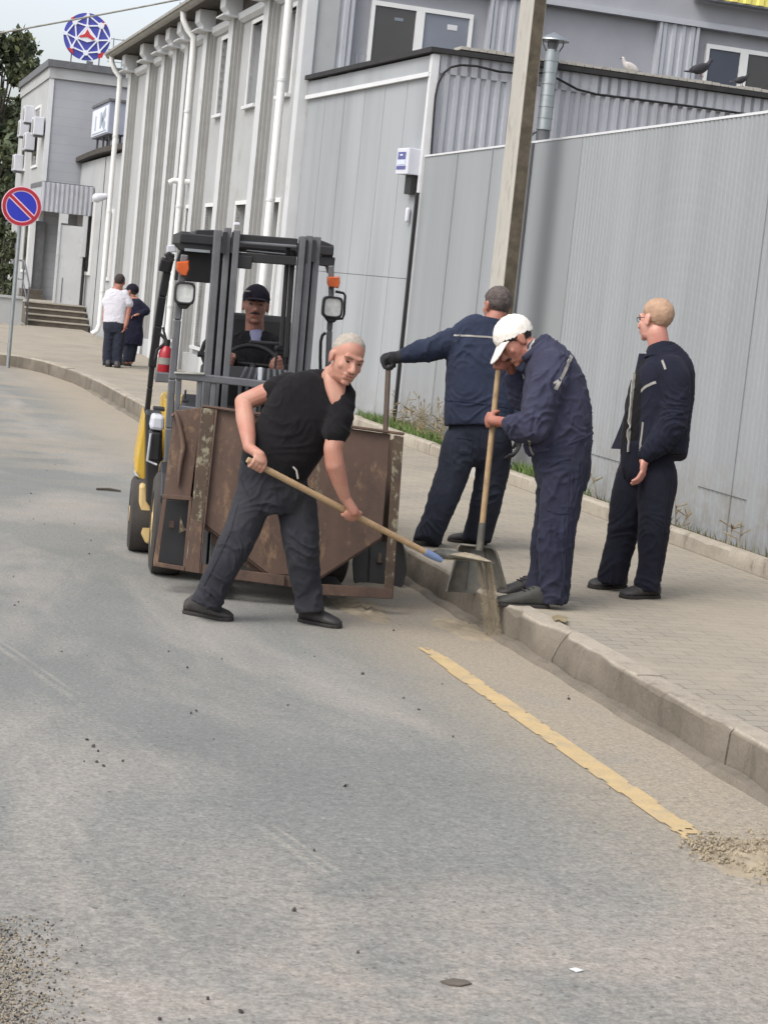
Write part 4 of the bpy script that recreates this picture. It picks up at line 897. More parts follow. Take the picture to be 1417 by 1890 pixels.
# black channels between the rails
mb = MB(FR)
for xa, xb, yr in ((404, 426, 520), (555, 574, 555)):
    x0 = fp(xa, yr, MY)[0]; x1 = fp(xb, yr, MY)[0]; mb.box(x0, x1, MY + .11, MY + .17, .08, fp(430, 445, MY)[1])
mb.build('channel', M['steel_black'], mast)
def beam(x0, y0, x1, y1, yl, th, dp, name, mat, par=None):
    a = fpx(x0, y0, yl); b = fpx(x1, y1, yl); up = fzr; return MB().bar(a, b, dp, th, fy).build(name, M[mat], par or mast, bevel=.006)
beam(434, 440, 548, 449, MY + .10, .055, .08, 'crossbeam', 'steel_black'); beam(436, 447, 548, 455, MY + .06, .018, .05, 'crossbeam', 'steel_dark')
beam(440, 474, 546, 482, MY + .10, .055, .08, 'crossbeam', 'steel_black'); beam(455, 462, 527, 469, MY + .09, .010, .03, 'hose_clip', 'galv')
fq([(440, 470), (467, 473), (464, 497), (438, 495)], MY + .04, MY + .14, 'chain_block', 'steel_black', mast)
beam(532, 455, 519, 640, MY + .16, .028, .028, 'lift_cylinder', 'steel_black'); beam(541, 462, 528, 660, MY + .12, .030, .03, 'lift_chain', 'black')
beam(480.5, 678, 478, 735, MY + .10, .026, .026, 'lift_cylinder', 'plastic_white')
for xa, xb in ((404, 410), (421, 426)):
    fq([(xa + 9, 428), (xb + 10, 428), (xb + 6, 470), (xa + 4, 466)], MY + .005, MY + .09, 'stop_block', 'steel_black', mast, 0)
for xa, xb in ((556, 558.5), (570, 573.5)):
    fq([(xa + 8, 443), (xb + 11, 444), (xb + 8, 485), (xa + 5, 483)], MY + .02, MY + .09, 'stop_block', 'steel_black', mast, 0)
fq([(433, 410), (444, 411), (443, 417), (432, 416)], MY - .0, MY + .04, 'top_cap', 'plastic_white', mast)
# overhead guard
gd = thing('overhead_guard', FO, None, None); gd.parent = fk; gd.location = (0, 0, 0)
GF, GB = .12, 1.35
zr0 = fp(470, 457, GF)[1]; xl = fp(330, 470, GF)[0]; xr = fp(614, 480, GF)[0]
fq([(318, 447), (396, 447), (396, 466), (332, 462)], GF, GF + .10, 'roof_rail', 'steel_black', gd)
fq([(362, 424), (398, 424), (396, 446), (358, 441)], GF + .25, GB, 'roof_panel', 'steel_black', gd)
mb = MB(FR)
for k in range(7):
    y = GF + .12 + k * .17; mb.box(xl + .03, xr - .03, y, y + .05, zr0 + .01, zr0 + .05)
mb.box(xl, xl + .06, GF, GB, zr0 - .02, zr0 + .06); mb.box(xr - .06, xr, GF, GB, zr0 - .02, zr0 + .06); mb.box(xl, xr, GF - .02, GF + .05, zr0 - .01, zr0 + .05); mb.box(xl, xr, GB - .05, GB, zr0 - .02, zr0 + .06)
mb.build('roof_frame', M['steel_black'], gd, bevel=.008)
fq([(592, 443), (610, 450), (617, 457), (610, 465), (590, 464)], GF, GF + .3, 'roof_end', 'steel_black', gd)
fq([(590, 473), (619, 475), (616, 499), (607, 505), (604, 492), (590, 490)], GF, GF + .12, 'corner_bracket', 'steel_black', gd)
fq([(333, 461), (392, 465), (389, 523), (322, 517), (326, 478)], GF + .12, GF + .16, 'visor_panel', 'steel_black', gd)
fq([(341, 458), (388, 462), (388, 467), (341, 463)], GF - .03, GF + .02, 'roof_strip', 'galv', gd, 0)
fq([(309, 453), (325, 451), (326, 466), (308, 466)], GF + .9, GF + 1.0, 'mirror', 'plastic_white', gd)
def strut(px, yl, r, name, mat, flat=1.0):
    pts = [fpx(x, y, l) for (x, y), l in zip(px, yl)]; m = MB(); 
    for a, b in zip(pts[:-1], pts[1:]): m.bar(a, b, r * 2, r * 2 * flat, fx)
    return m.build(name, M[mat], gd, bevel=.008)
strut([(341, 470), (334, 530), (328, 590), (318, 700), (312, 790), (308, 880)], [GF] * 6, .022, 'front_post', 'steel_dark')
strut([(611, 490), (611, 560), (608, 610), (605, 690), (600, 800)], [GF] * 5, .017, 'front_post', 'steel_dark')
strut([(316, 468), (309, 500), (300, 545), (292, 600), (281, 676)], [.95, .97, 1.0, 1.05, 1.1], .026, 'rear_post', 'steel_black', 1.4)
strut([(281, 676), (277, 715), (272, 760), (266, 830)], [1.1, 1.12, 1.15, 1.15], .018, 'rear_post', 'steel_black', 1.4)
strut([(318, 472), (308, 478), (302, 500)], [.93, .93, .95], .035, 'post_bracket', 'steel_black')
# lamps
def headlamp(cx, cy, w, h, yl):
    q = fp(cx, cy, yl); k = FPX / FD; hw, hh = w / k / 2, h / k / 2; n = 28
    def sq(sx, sz, e=.28): return [(q[0] + sx * np.sign(math.cos(a)) * abs(math.cos(a)) ** e, q[1] + sz * np.sign(math.sin(a)) * abs(math.sin(a)) ** e) for a in np.linspace(0, 2 * math.pi, n, endpoint=False)]
    r = MB(FR); S = [(.70, .06), (1, .03), (1, -.035), (.93, -.045), (.80, -.045), (.80, -.02)]
    r.rings([[(x, yl + dy, z) for x, z in sq(hw * s, hh * s, .45)] for s, dy in S]); o = r.build('headlamp', M['steel_black'], fk, smooth=40)
    g = MB(FR); S = [(.80, -.032), (.62, -.024), (.40, -.008), (.18, .004)]
    g.rings([[(x, yl + dy, z) for x, z in sq(hw * s, hh * s, .5 + .3 * i)] for i, (s, dy) in enumerate(S)]); g.build('reflector', M['lamp_glass'], o, smooth=60)
    b = MB(); b.ell(FR.w((q[0], yl - .012, q[1] - hh * .25)), [fx * hw * .28, fy * .012, fzr * hh * .22], 14, 10); b.build('bulb', M['trim'], o, smooth=60)
    m = MB(FR); m.prism([(q[0] - hw * .75, q[1] - hh * .9), (q[0] + hw * .75, q[1] - hh * .9), (q[0] + hw * .3, q[1] - hh * 1.4), (q[0] - hw * .3, q[1] - hh * 1.4)], 'y', yl - .02, yl + .04); m.build('lamp_bracket', M['steel_black'], o, bevel=.006)
headlamp(341, 541, 38, 41, GF - .06); headlamp(613, 567, 38, 40, GF - .06)
def indicator(px, yl):
    c = fp(*px[0], yl); poly = [tuple(fp(x, y, yl)) for x, y in px]; cx = np.mean(poly, 0); m = MB(FR)
    m.rings([[(cx[0] + (x - cx[0]) * s, yl + d, cx[1] + (z - cx[1]) * s) for x, z in poly] for s, d in ((.9, .05), (1, .03), (1, -.02), (.8, -.045))]); m.build('indicator', M['orange'], fk, smooth=50)
indicator([(326, 483), (349, 481), (350, 497), (344, 511), (333, 508), (325, 497)], GF - .05); indicator([(604, 511), (626, 510), (627, 522), (624, 532), (607, 530), (604, 522)], GF - .05)
mb = MB(); mb.tube([fpx(x, y, GF - .03) for x, y in [(619, 538), (634, 541), (637, 546), (635, 580), (632, 588), (615, 589)]], .008, 8); mb.build('lamp_guard', M['steel_black'], fk, smooth=60)
mb = MB(); mb.tube([fpx(x, y, GF - .02) for x, y in [(601, 614), (595, 619), (592, 630), (591, 660), (592, 700)]], .010, 8); mb.build('grab_handle', M['steel_black'], fk, smooth=60)
# load backrest
BY = MY - .10
lb_ = thing('load_backrest', FO, None, None); lb_.parent = fk; lb_.location = (0, 0, 0)
beam(324, 692, 655, 728, BY, .045, .05, 'top_rail', 'steel_dark', lb_); beam(322, 688, 378, 690, BY, .012, .07, 'ledge', 'gutter', lb_)
for x0, y0, x1, y1 in ((331, 695, 326, 775), (369, 700, 365, 775), (395, 705, 390, 775), (470, 712, 466, 800), (540, 720, 536, 800), (600, 725, 596, 830), (648, 730, 643, 850)): beam(x0, y0, x1, y1, BY, .032, .03, 'upright', 'steel_dark', lb_)
beam(326, 752, 640, 790, BY, .03, .03, 'lower_rail', 'steel_dark', lb_)
beam(343, 719, 341, 738, BY + .25, .012, .012, 'pin', 'steel_black', lb_); beam(336, 739, 348, 741, BY + .25, .02, .02, 'pin', 'steel_black', lb_)
# forks reach under the bin
for x in (-.22, .46): MB(FR).box(x - .06, x + .06, MY - .55, MY - .02, .055, .10).build('fork', M['steel_dark'], lb_, bevel=.01)
# body
bd = thing('body', FO, None, None); bd.parent = fk; bd.location = (0, 0, 0)
m = MB(FR); prof = [(.50, .34), (.50, .62), (.62, .66), (1.15, .66), (1.2, .98), (1.95, .98), (2.12, .80), (2.14, .45), (1.95, .30), (.7, .30)]
m.prism(prof, 'x', -.50, .50); m.build('chassis', M['yellow'], bd, bevel=.05)
m = MB(FR); m.prism([(.9, .40), (1.02, 1.02), (1.15, 1.05), (1.7, 1.0), (1.75, .5), (1.25, .42)], 'x', -.545, -.48); m.build('side_panel', M['yellow'], bd, bevel=.03)
m = MB(FR); m.prism([(.42, .34), (.46, .62), (.62, .66), (.95, .55), (1.0, .25), (.7, .14), (.5, .2)], 'x', -.56, -.44); m.build('fender', M['cream'], bd, bevel=.03)
m = MB(FR); m.prism([(.0, .66), (.04, 1.02), (.30, 1.10), (.36, .70), (.40, .34), (.22, .34), (.2, .62)], 'x', -.46, .46); m.build('front_cowl', M['steel_black'], bd, bevel=.02)
for x0, x1 in ((-.57, -.40), (.40, .57)): MB(FR).prism([(-.30, .52), (-.18, .64), (.0, .69), (.18, .64), (.30, .52), (.30, .47), (.16, .60), (0, .645), (-.16, .60), (-.30, .47)], 'x', x0, x1).build('wheel_arch', M['steel_black'], bd, bevel=.01)
def traced(px, yl0, yl1, name, mat, bev=.012): return fq(px, yl0, yl1, name, mat, bd, bev)
traced([(268, 762), (262, 790), (252, 845), (249, 872), (255, 880), (258, 900), (270, 905), (272, 800)], .80, 1.5, 'side_cover', 'yellow', .03)
traced([(258, 895), (256, 945), (260, 985), (270, 1005), (280, 1003), (284, 945), (274, 925), (270, 895)], .62, 1.0, 'step_fender', 'cream', .03)
traced([(252, 872), (258, 882), (250, 878), (247, 868)], .78, .84, 'marker_lamp', 'trim', .003)
traced([(270, 762), (300, 764), (300, 850), (290, 930), (279, 938), (270, 925)], .55, .85, 'side_step', 'steel_black')
traced([(281, 766), (304, 768), (303, 796), (276, 793)], .30, .52, 'side_box', 'plastic_white', .02); traced([(276, 794), (301, 797), (297, 855), (273, 851)], .32, .52, 'tool_pocket', 'steel_black', .02)
mb = MB(); mb.tube([fpx(x, y, .30) for x, y in [(279, 800), (272, 850), (290, 858)]], .008, 6); mb.build('pocket_rim', M['plastic_white'], bd, smooth=60)
traced([(284, 752), (305, 754), (304, 760), (283, 757)], .45, .6, 'step_hinge', 'steel_black', .003)
traced([(289, 687), (318, 690), (316, 707), (286, 705)], .80, 1.05, 'bracket_tray', 'steel_dark', .006)
# dashboard, wheel, seat, levers
m = MB(FR); m.prism([(.16, .95), (.10, 1.22), (.22, 1.30), (.34, 1.20), (.36, .95)], 'x', -.36, .40); m.build('dashboard', M['steel_black'], bd, bevel=.02)
m = MB(); c = FR.w((-.02, .46, 1.30)); u = fx; v = fy * .35 + fzr * .94
ax2 = unit(np.cross(u, v)); v = unit(fy * .75 + fzr * .66); m.tube([c + (u * math.cos(a) + v * math.sin(a)) * .17 for a in np.linspace(0, 2 * math.pi, 28, endpoint=False)], .014, 8, closed=True)
m.tube([c - u * .17, c + u * .17], .01, 8); m.tube([c, FR.w((-.02, .32, 1.08))], .022, 8); m.build('steering_wheel', M['black'], bd, smooth=60)
m = MB()
for k, x in enumerate((.10, .16, .22, .28)):
    a = FR.w((x, .26, 1.20)); b = FR.w((x + .01, .30, 1.42)); m.tube([a, b], .008, 6); m.ell(b, [fx * .018, fy * .018, fzr * .024], 10, 8)
m.build('levers', M['black'], bd, smooth=60)
m = MB(FR); m.prism([(.70, .98), (.68, 1.10), (1.15, 1.12), (1.22, 1.6), (1.32, 1.6), (1.28, .98)], 'x', -.24, .28); m.build('seat', M['black'], bd, bevel=.04)
m = MB()
random.seed(5)
for k in range(9):
    x = -.14 + k * .042; m.tube([FR.w((x, MY + .22, .85)), FR.w((x + .015, MY + .24, 1.05)), FR.w((x + .01, MY + .22, 1.22)), FR.w((x * .8 + .02, MY + .28, 1.30))], .012, 7)
m.build('hydraulic_hoses', M['steel_dark'], mast, smooth=60)
fq([(462, 628), (520, 632), (519, 638), (461, 634)], MY + .20, MY + .24, 'hose_bracket', 'steel_black', mast)
mb = MB(); mb.tube([fpx(x, y, .2) for x, y in [(391, 620), (378, 633), (372, 650), (378, 668), (384, 690)]], .014, 8); mb.tube([fpx(365, 653, .2), fpx(378, 655, .2)], .018, 8); mb.build('parking_lever', M['black'], bd, smooth=60)
def wheel(x, y, R, w, name='wheel'):
    prof = [(-.5, .62), (-.5, .86), (-.42, .97), (-.25, 1.0), (.25, 1.0), (.42, .97), (.5, .86), (.5, .62)]; n = 36; o = thing(name, FO, None, None); o.parent = fk; o.location = (0, 0, 0); m = MB(FR); rs = []
    for k in range(n):
        a = 2 * math.pi * k / n; g = .985 if k % 2 else 1.0
        rs.append([(x + w * p, y + R * r * (g if r > .95 else 1) * math.cos(a), R + R * r * (g if r > .95 else 1) * math.sin(a)) for p, r in prof])
    m.rings(rs, closed=True); m.build('tyre', M['tyre'], o, smooth=35)
    m = MB(FR); m.tube([(x - w * .46, y, R), (x - w * .30, y, R), (x + w * .30, y, R), (x + w * .46, y, R)], [R * .63, R * .5, R * .5, R * .63], 28); m.tube([(x - w * .5, y, R), (x + w * .5, y, R)], R * .2, 16); m.build('rim', M['cream'], o, smooth=40)
for x in (-.50, .50): wheel(x, 0.0, .315, .20)
for x in (-.635, .635): wheel(x, .86, .25, .17)
# fire extinguisher clamped behind the left post
ex = thing('fire_extinguisher', fpx(300, 692, .95), 'small red fire extinguisher with a black hose behind the forklift post', 'fire extinguisher')
a = fpx(303.5, 690, .95); b = fpx(308, 638, .95); dz = unit(b - a); L = np.linalg.norm(b - a)
m = MB(); m.tube([a, a + dz * .01, a + dz * L * .72, a + dz * L * .88, b], [.042, .048, .048, .036, .018], 18); m.build('cylinder', M['red'], ex, smooth=50)
m = MB(); m.tube([a + dz * L * .34, a + dz * L * .58], .0495, 18); m.build('band', M['gutter'], ex, smooth=50)
m = MB(); m.tube([b, b + dz * .04], .022, 10); m.tube([b + dz * .03, b + dz * .05 + cam_vec(-.05, .03, 0)], .010, 8); m.tube([b + dz * .02, b + dz * .06 + cam_vec(-.03, .06, 0)], .008, 8); m.tube([b + dz * .03, b + cam_vec(-.06, -.03, -.02), a + dz * L * .5 + cam_vec(-.065, 0, -.02)], .010, 8); m.build('valve', M['black'], ex, smooth=50)

# ================================================================ RUSTY BIN
D0b, D1b = 10.78, 10.93
pa, pb_ = P(345, 1054, D0b), P(725, 1105, D1b); bxv = unit(pb_ - pa); bup = unit(P(745, 806, D1b + .02) - pb_); byv = unit(np.cross(bup, bxv)); 
if byv @ CF < 0: byv = -byv
bup = unit(np.cross(bxv, byv)); bup = bup if bup[2] > 0 else -bup
BF = Frame(pa, bxv, byv, bup)
def bp(x, y, yl=0.0): q = BF.py(x, y, yl); return (q[0], q[1])
bn = thing('tipping_bin', [(pa + pb_)[0] / 2, (pa + pb_)[1] / 2 + .2, .05], 'big rusty brown steel tipping bin with flaking paint on its corner posts', 'bin')
def bq(px, y0, y1, name, mat='rust', bev=.004, par=None): return MB(BF).prism([bp(x, y) for x, y in px], 'y', y0, y1).build(name, M[mat], par or bn, bevel=bev)
BDp = .50
fpan = bq([(384, 753), (722, 801), (706, 992), (596, 1064), (497, 1060), (372, 962)], .03, .045, 'front_panel')
# sloping floor plates of the hopper (run back from the lower edges of the front panel)
def slope(p, q, nm): 
    (ax, az), (bx_, bz) = bp(*p), bp(*q); mb = MB(BF); mb.hexa([(ax, .045, az), (bx_, .045, bz), (bx_, BDp, bz), (ax, BDp, az), (ax, .045, az - .012), (bx_, .045, bz - .012), (bx_, BDp, bz - .012), (ax, BDp, az - .012)]); return mb.build(nm, M['rust'], bn)
slope((372, 962), (497, 1060), 'floor_plate'); slope((497, 1060), (596, 1064), 'floor_plate'); slope((596, 1064), (706, 992), 'floor_plate')
bq([(384, 750), (722, 798), (706, 992), (596, 1064), (497, 1060), (372, 962)], BDp - .012, BDp, 'back_panel')
bq([(745, 806), (727, 803), (709, 1085), (725, 1105)], .0, .012, 'corner_post', 'flake'); (cx0, cz0), (cx1, cz1) = bp(745, 806), bp(725, 1105)
MB(BF).prism([(cx0, cz0), (cx0 - .006, cz0), (cx1 - .006, cz1), (cx1, cz1)], 'y', .013, .07).build('post_flange', M['rust'], bn)
(dx0, dz0), (dx1, dz1) = bp(741, 806), bp(728, 1000)
MB(BF).prism([(dx0, dz0), (dx0 - .01, dz0), (dx1 - .01, dz1), (dx1, dz1)], 'y', .07, BDp).build('side_panel', M['rust'], bn)
lp = bq([(373, 752), (398, 755), (374, 985), (368, 1058), (342, 1054), (352, 960)], .0, .012, 'corner_post', 'flake')
bq([(398, 755), (402, 756), (377, 985), (371, 1058), (368, 1058), (374, 985)], .0, .03, 'post_edge')
bq([(355, 960), (374, 962), (368, 1058), (342, 1054)], -.004, -.0005, 'post_foot')
# top rim along the front and right
(a0, a1), (b0, b1) = bp(373, 751), bp(746, 803)
MB(BF).hexa([(a0, -.004, a1), (b0, -.004, b1), (b0, .05, b1), (a0, .05, a1), (a0, -.004, a1 + .014), (b0, -.004, b1 + .014), (b0, .05, b1 + .014), (a0, .05, a1 + .014)]).build('top_rim', M['rust'], bn, bevel=.003)
# lower rails and angles
bq([(428, 1050), (526, 1062), (525, 1082), (426, 1069)], -.002, .05, 'bottom_rail'); bq([(368, 1040), (430, 1050), (428, 1070), (366, 1058)], .01, .05, 'bottom_rail')
bq([(590, 1078), (712, 1085), (725, 1089), (724, 1106), (590, 1098)], -.003, .06, 'bottom_rail')
bq([(526, 1062), (592, 1070), (592, 1092), (525, 1082)], .03, .06, 'bottom_rail')
bq([(392, 968), (440, 1005), (500, 1062), (480, 1062), (392, 1005)], .10, .115, 'gusset_plate')
# left flank: set back panel with bracket, window and gusset
Yf = .13
def bp2(x, y, yl): q = BF.py(x, y, yl); return (q[0], q[1])
def bq2(px, y0, y1, name, mat='rust', bev=.003): return MB(BF).prism([bp2(x, y, y0) for x, y in px], 'y', y0, y1).build(name, M[mat], bn, bevel=bev)
bq2([(322, 758), (373, 752), (352, 918), (302, 918)], Yf, Yf + .015, 'flank_panel')
MB(BF).hexa([(*[bp(373, 752)[0], .012], bp(373, 752)[1]), (*[bp2(370, 752, Yf)[0], Yf], bp2(370, 752, Yf)[1]), (bp2(345, 1052, Yf)[0], Yf, bp2(345, 1052, Yf)[1]), (bp(344, 1052)[0], .012, bp(344, 1052)[1]), (bp(376, 752)[0], .012, bp(376, 752)[1]), (bp2(374, 752, Yf)[0], Yf, bp2(374, 752, Yf)[1]), (bp2(349, 1052, Yf)[0], Yf, bp2(349, 1052, Yf)[1]), (bp(348, 1052)[0], .012, bp(348, 1052)[1])]).build('flank_return', M['rust'], bn)
bq2([(302, 918), (309, 918), (292, 1040), (283, 1038)], Yf - .01, Yf + .03, 'flank_post'); bq2([(350, 918), (355, 918), (345, 1052), (338, 1050)], Yf - .01, Yf + .03, 'flank_post')
bq2([(284, 1036), (342, 1046), (341, 1054), (283, 1045)], Yf - .015, Yf + .04, 'flank_rail'); bq2([(301, 912), (353, 916), (352, 924), (300, 920)], Yf - .012, Yf + .03, 'flank_rail')
bq2([(300, 922), (352, 926), (342, 1046), (289, 1036)], Yf + .12, Yf + .13, 'inner_plate', 'steel_black'); bq2([(333, 952), (341, 975), (348, 978), (331, 984)], Yf + .04, Yf + .05, 'gusset_plate', 'flake')
bq2([(314, 960), (322, 962), (321, 975), (312, 973)], Yf + .06, Yf + .08, 'lug')
mb = MB()
mb.tube([BF.w((*[bp2(x, y, Yf - .02)[0]], Yf - .02, bp2(x, y, Yf - .02)[1])) for x, y in [(318, 768), (323, 762), (329, 775), (336, 805), (339, 825), (334, 850), (330, 885), (329, 898)]], [.012, .012, .014, .016, .018, .016, .012, .006], 8); mb.build('latch_arm', M['rust'], bn, smooth=60)
# heap of swept sand inside
mb = MB(BF); n = 24; vs = []
(lx, lz), (rx, rz) = bp(392, 770), bp(716, 815); 
for j in range(n + 1):
    for i in range(n + 1):
        x = lx + (rx - lx) * i / n; y = .06 + (BDp - .09) * j / n; vs.append((x, y, lz + (rz - lz) * i / n - .12 - .05 * abs(2 * i / n - 1) + .03 * noise.noise(Vector((x * 6, y * 6, 2)))))
mb.add(vs, [(j * (n + 1) + i, j * (n + 1) + i + 1, (j + 1) * (n + 1) + i + 1, (j + 1) * (n + 1) + i) for j in range(n) for i in range(n)]); mb.build('sand', M['sand'], label='swept sand lying inside the rusty bin', kind='stuff', smooth=60)

# ================================================================ PEOPLE
def cat_rom(A, n):
    A = np.array(A, float); k = len(A); out = []
    for i in range(k - 1):
        p0, p1, p2, p3 = A[max(i - 1, 0)], A[i], A[i + 1], A[min(i + 2, k - 1)]
        for j in range(n):
            t = j / n; out.append(.5 * ((2 * p1) + (-p0 + p2) * t + (2 * p0 - 5 * p1 + 4 * p2 - p3) * t * t + (-p0 + 3 * p1 - 3 * p2 + p3) * t ** 3))
    return out + [A[-1]]
def loft(mb, secs, wax, n=28, sub=5, e=2.4):
    """secs: (world point, half width along wax, half depth); a closed soft tube through them"""
    wax = unit(wax); raw = cat_rom([[*p, a, b] for p, a, b in secs], sub); P_ = [r[:3] for r in raw]; rs = []
    for i, r in enumerate(raw):
        t = unit(P_[min(i + 1, len(P_) - 1)] - P_[max(i - 1, 0)]); u = unit(wax - t * (wax @ t)); w = np.cross(t, u); ring_ = []
        for k in range(n):
            th = 2 * math.pi * k / n; c, s = math.cos(th), math.sin(th)
            ring_.append(P_[i] + u * r[3] * np.sign(c) * abs(c) ** (2 / e) + w * r[4] * np.sign(s) * abs(s) ** (2 / e))
        rs.append(ring_)
    mb.rings(rs); return mb
class Head:
    """o = centre between the ears at eye height; r right, f forward, u up (world units); k scale"""
    def __init__(s, o, f, u, k=1.0):
        s.o = np.asarray(o, float); s.u = unit(u); s.f = unit(np.asarray(f, float) - s.u * (np.asarray(f) @ s.u)); s.r = np.cross(s.f, s.u); s.k = k
    def p(s, r, f, u): return s.o + (s.r * r + s.f * f + s.u * u) * s.k
    def ax(s, a, b, c): return [s.r * a * s.k, s.f * b * s.k, s.u * c * s.k]
    def skin(s, mb, neck, rn=.056):
        k = s.k; mb.ell(s.p(0, -.015, .040), s.ax(.077, .098, .088), 24, 16); mb.ell(s.p(0, .024, -.02), s.ax(.066, .074, .092), 24, 16); mb.ell(s.p(0, .026, -.072), s.ax(.054, .062, .044), 20, 12)
        mb.ell(s.p(0, .074, -.098), s.ax(.024, .018, .017), 12, 8); mb.cap(s.p(0, .094, .008), s.p(0, .117, -.030), .009 * k, .015 * k); mb.ell(s.p(0, .106, -.036), s.ax(.020, .013, .010), 12, 8)
        mb.cap(s.p(-.038, .080, .026), s.p(.038, .080, .026), .013 * k, .013 * k)
        for q in (-1, 1):
            mb.ell(s.p(q * .040, .062, -.024), s.ax(.024, .020, .022), 12, 8); mb.ell(s.p(q * .079, -.008, -.006), s.ax(.010, .021, .034), 14, 10); mb.ell(s.p(q * .084, -.014, .006), s.ax(.006, .022, .024), 12, 8)
        mb.cap(s.p(-.020, .090, -.056), s.p(.020, .090, -.056), .009 * k, .009 * k); mb.cap(s.p(-.017, .088, -.070), s.p(.017, .088, -.070), .010 * k, .010 * k)
        mb.cap(s.p(0, -.018, -.06), neck, rn * k, rn * k * 1.06)
    def face(s, par, brow='brow', smile=0.0, mouth='lip', stache=None):
        for q in (-1, 1):
            mb = MB(); mb.ell(s.p(q * .031, .0900, .006), s.ax(.0120, .005, .0042), 12, 8); mb.build('eye', M['eye'], par, smooth=80)
            mb = MB(); mb.cap(s.p(q * .016, .100, .026), s.p(q * .034, .096, .031), .0052 * s.k, .005 * s.k); mb.cap(s.p(q * .034, .096, .031), s.p(q * .052, .080, .025), .005 * s.k, .003 * s.k); mb.build('eyebrow', M[brow], par, smooth=80)
            mb = MB(); mb.ell(s.p(q * .009, .112, -.045), s.ax(.0038, .003, .0025), 8, 6); mb.build('nostril', M['eye'], par, smooth=80)
        mb = MB(); mb.tube([s.p(-.028, .088, -.060 + smile), s.p(-.014, .096, -.063), s.p(.014, .096, -.063), s.p(.028, .088, -.060 + smile)], [.0022 * s.k, .0042 * s.k, .0042 * s.k, .0022 * s.k], 8); mb.build('mouth', M[mouth], par, smooth=80)
        if stache: mb = MB(); mb.cap(s.p(-.026, .092, -.052), s.p(0, .103, -.046), .006 * s.k, .010 * s.k); mb.cap(s.p(0, .103, -.046), s.p(.026, .092, -.052), .010 * s.k, .006 * s.k); mb.build('moustache', M[stache], par, smooth=80)
    def hair(s, par, mat, front=(.088, .072), nape=(-.100, -.055), sc=1.05, rough=.004, name='hair', sidedrop=0.0, edge=True):
        mb = MB(); mb.ell(s.p(0, -.015, .040), s.ax(.077, .098, .088), 72, 44)
        d = np.array([front[0] - nape[0], front[1] - nape[1]]); nn = unit(np.array([-d[1], d[0]])); nn = nn if nn[1] > 0 else -nn
        pn = s.f * nn[0] + s.u * nn[1]; pc = s.p(0, *front); cc = s.p(0, -.015, .040); V = []; D = []
        for v in mb.v:
            v = np.array(v); q = v - s.o; side = abs(q @ s.r) / (.077 * s.k)
            dd = (v - pc) @ pn + s.k * (.013 * noise.noise(Vector(v * 45)) + .006 * noise.noise(Vector(v * 130))) + sidedrop * side * s.k
            w = min(1, max(0, dd / (.020 * s.k))); w = w * w * (3 - 2 * w) if edge else 1.0
            k = .985 + (sc - .985) * w; V.append(cc + (v - cc) * k + unit(v - cc) * rough * s.k * w * noise.noise(Vector(v * 75))); D.append(dd)
        out = MB(); used = {}
        for f in mb.f:
            if min(D[i] for i in f) < (-.006 * s.k if edge else 0): continue
            for i in f:
                if i not in used: used[i] = len(out.v); out.v.append(tuple(V[i]))
            out.f.append(tuple(used[i] for i in f)); out.m.append(0)
        if not edge:   # a cap: flat rim and thickness
            inner = [tuple(cc + (np.array(q) - cc) * .95) for q in out.v]; n0 = len(out.v); es = {}
            for f in out.f:
                for p, q in zip(f, f[1:] + f[:1]): es[(p, q)] = 1
            rim = [(p, q) for p, q in es if (q, p) not in es]; out.v += inner
            for p, q in rim: out.f.append((q, p, n0 + p, n0 + q)); out.m.append(0)
        return out.build(name, M[mat], par, smooth=70)
    def cap_hat(s, par, mat, tilt=.0, visor=True, vl=.075, drop=.0, sc=1.13):
        h = s.hair(par, mat, (.100, .050), (-.112, -.008), sc, .004, 'cap', 0.0, False)
        if visor:
            rs = []
            for k in range(13):
                a = math.pi * k / 12; x = .082 * math.cos(a); y0 = .055 + .028 * math.sin(a); y1 = .078 + (vl + .02) * math.sin(a) ** .8; dz = -.018 * math.cos(a) ** 2
                z0 = .052 + dz; z1 = .050 + dz - drop * math.sin(a)
                rs.append([s.p(x, y0, z0), s.p(x * 1.04, y1, z1), s.p(x * 1.04, y1, z1 - .006), s.p(x, y0, z0 - .006)])
            v = MB().rings(rs).build('visor', M[mat], h, smooth=50)
        return h
def grip(mb, C, A, Wr, hint, r=.017, k=1.0, forearm=None):
    """a hand closed round a shaft at C (axis A points to the thumb side), wrist at Wr"""
    C, Wr = np.asarray(C, float), np.asarray(Wr, float); A = unit(A); T = C - Wr; T = unit(T - A * (T @ A)); U = np.cross(A, T)
    U = U if U @ np.asarray(hint) > 0 else -U
    pc = C + U * (r + .016) - T * .012; mb.ell(pc, [A * .044 * k, T * .042 * k, U * .018 * k], 18, 12)
    for j, off in enumerate((.033, .0112, -.0112, -.032)):
        L = (.94, 1.0, .97, .86)[j]; pts = []
        for th in (20, 70, 125, 180, 225 + 12 * L):
            a = math.radians(th * (1 if th < 30 else L)); rr = r + .0095; pts.append(C + A * off * k + (U * math.cos(a) + T * math.sin(a)) * rr * (1.15 if th == 20 else 1))
        mb.chain(pts, [.0112 * k, .0105 * k, .0098 * k, .0092 * k, .0078 * k])
    pts = [pc - T * .028 + A * .022]
    for th, off in ((-55, .040), (-95, .048), (-140, .050)):
        a = math.radians(th); pts.append(C + A * off * k + (U * math.cos(a) + T * math.sin(a)) * (r + .011))
    mb.chain(pts, [.015 * k, .0135 * k, .012 * k, .0095 * k])
    mb.cap(pc - T * .030, Wr, .027 * k, .029 * k)
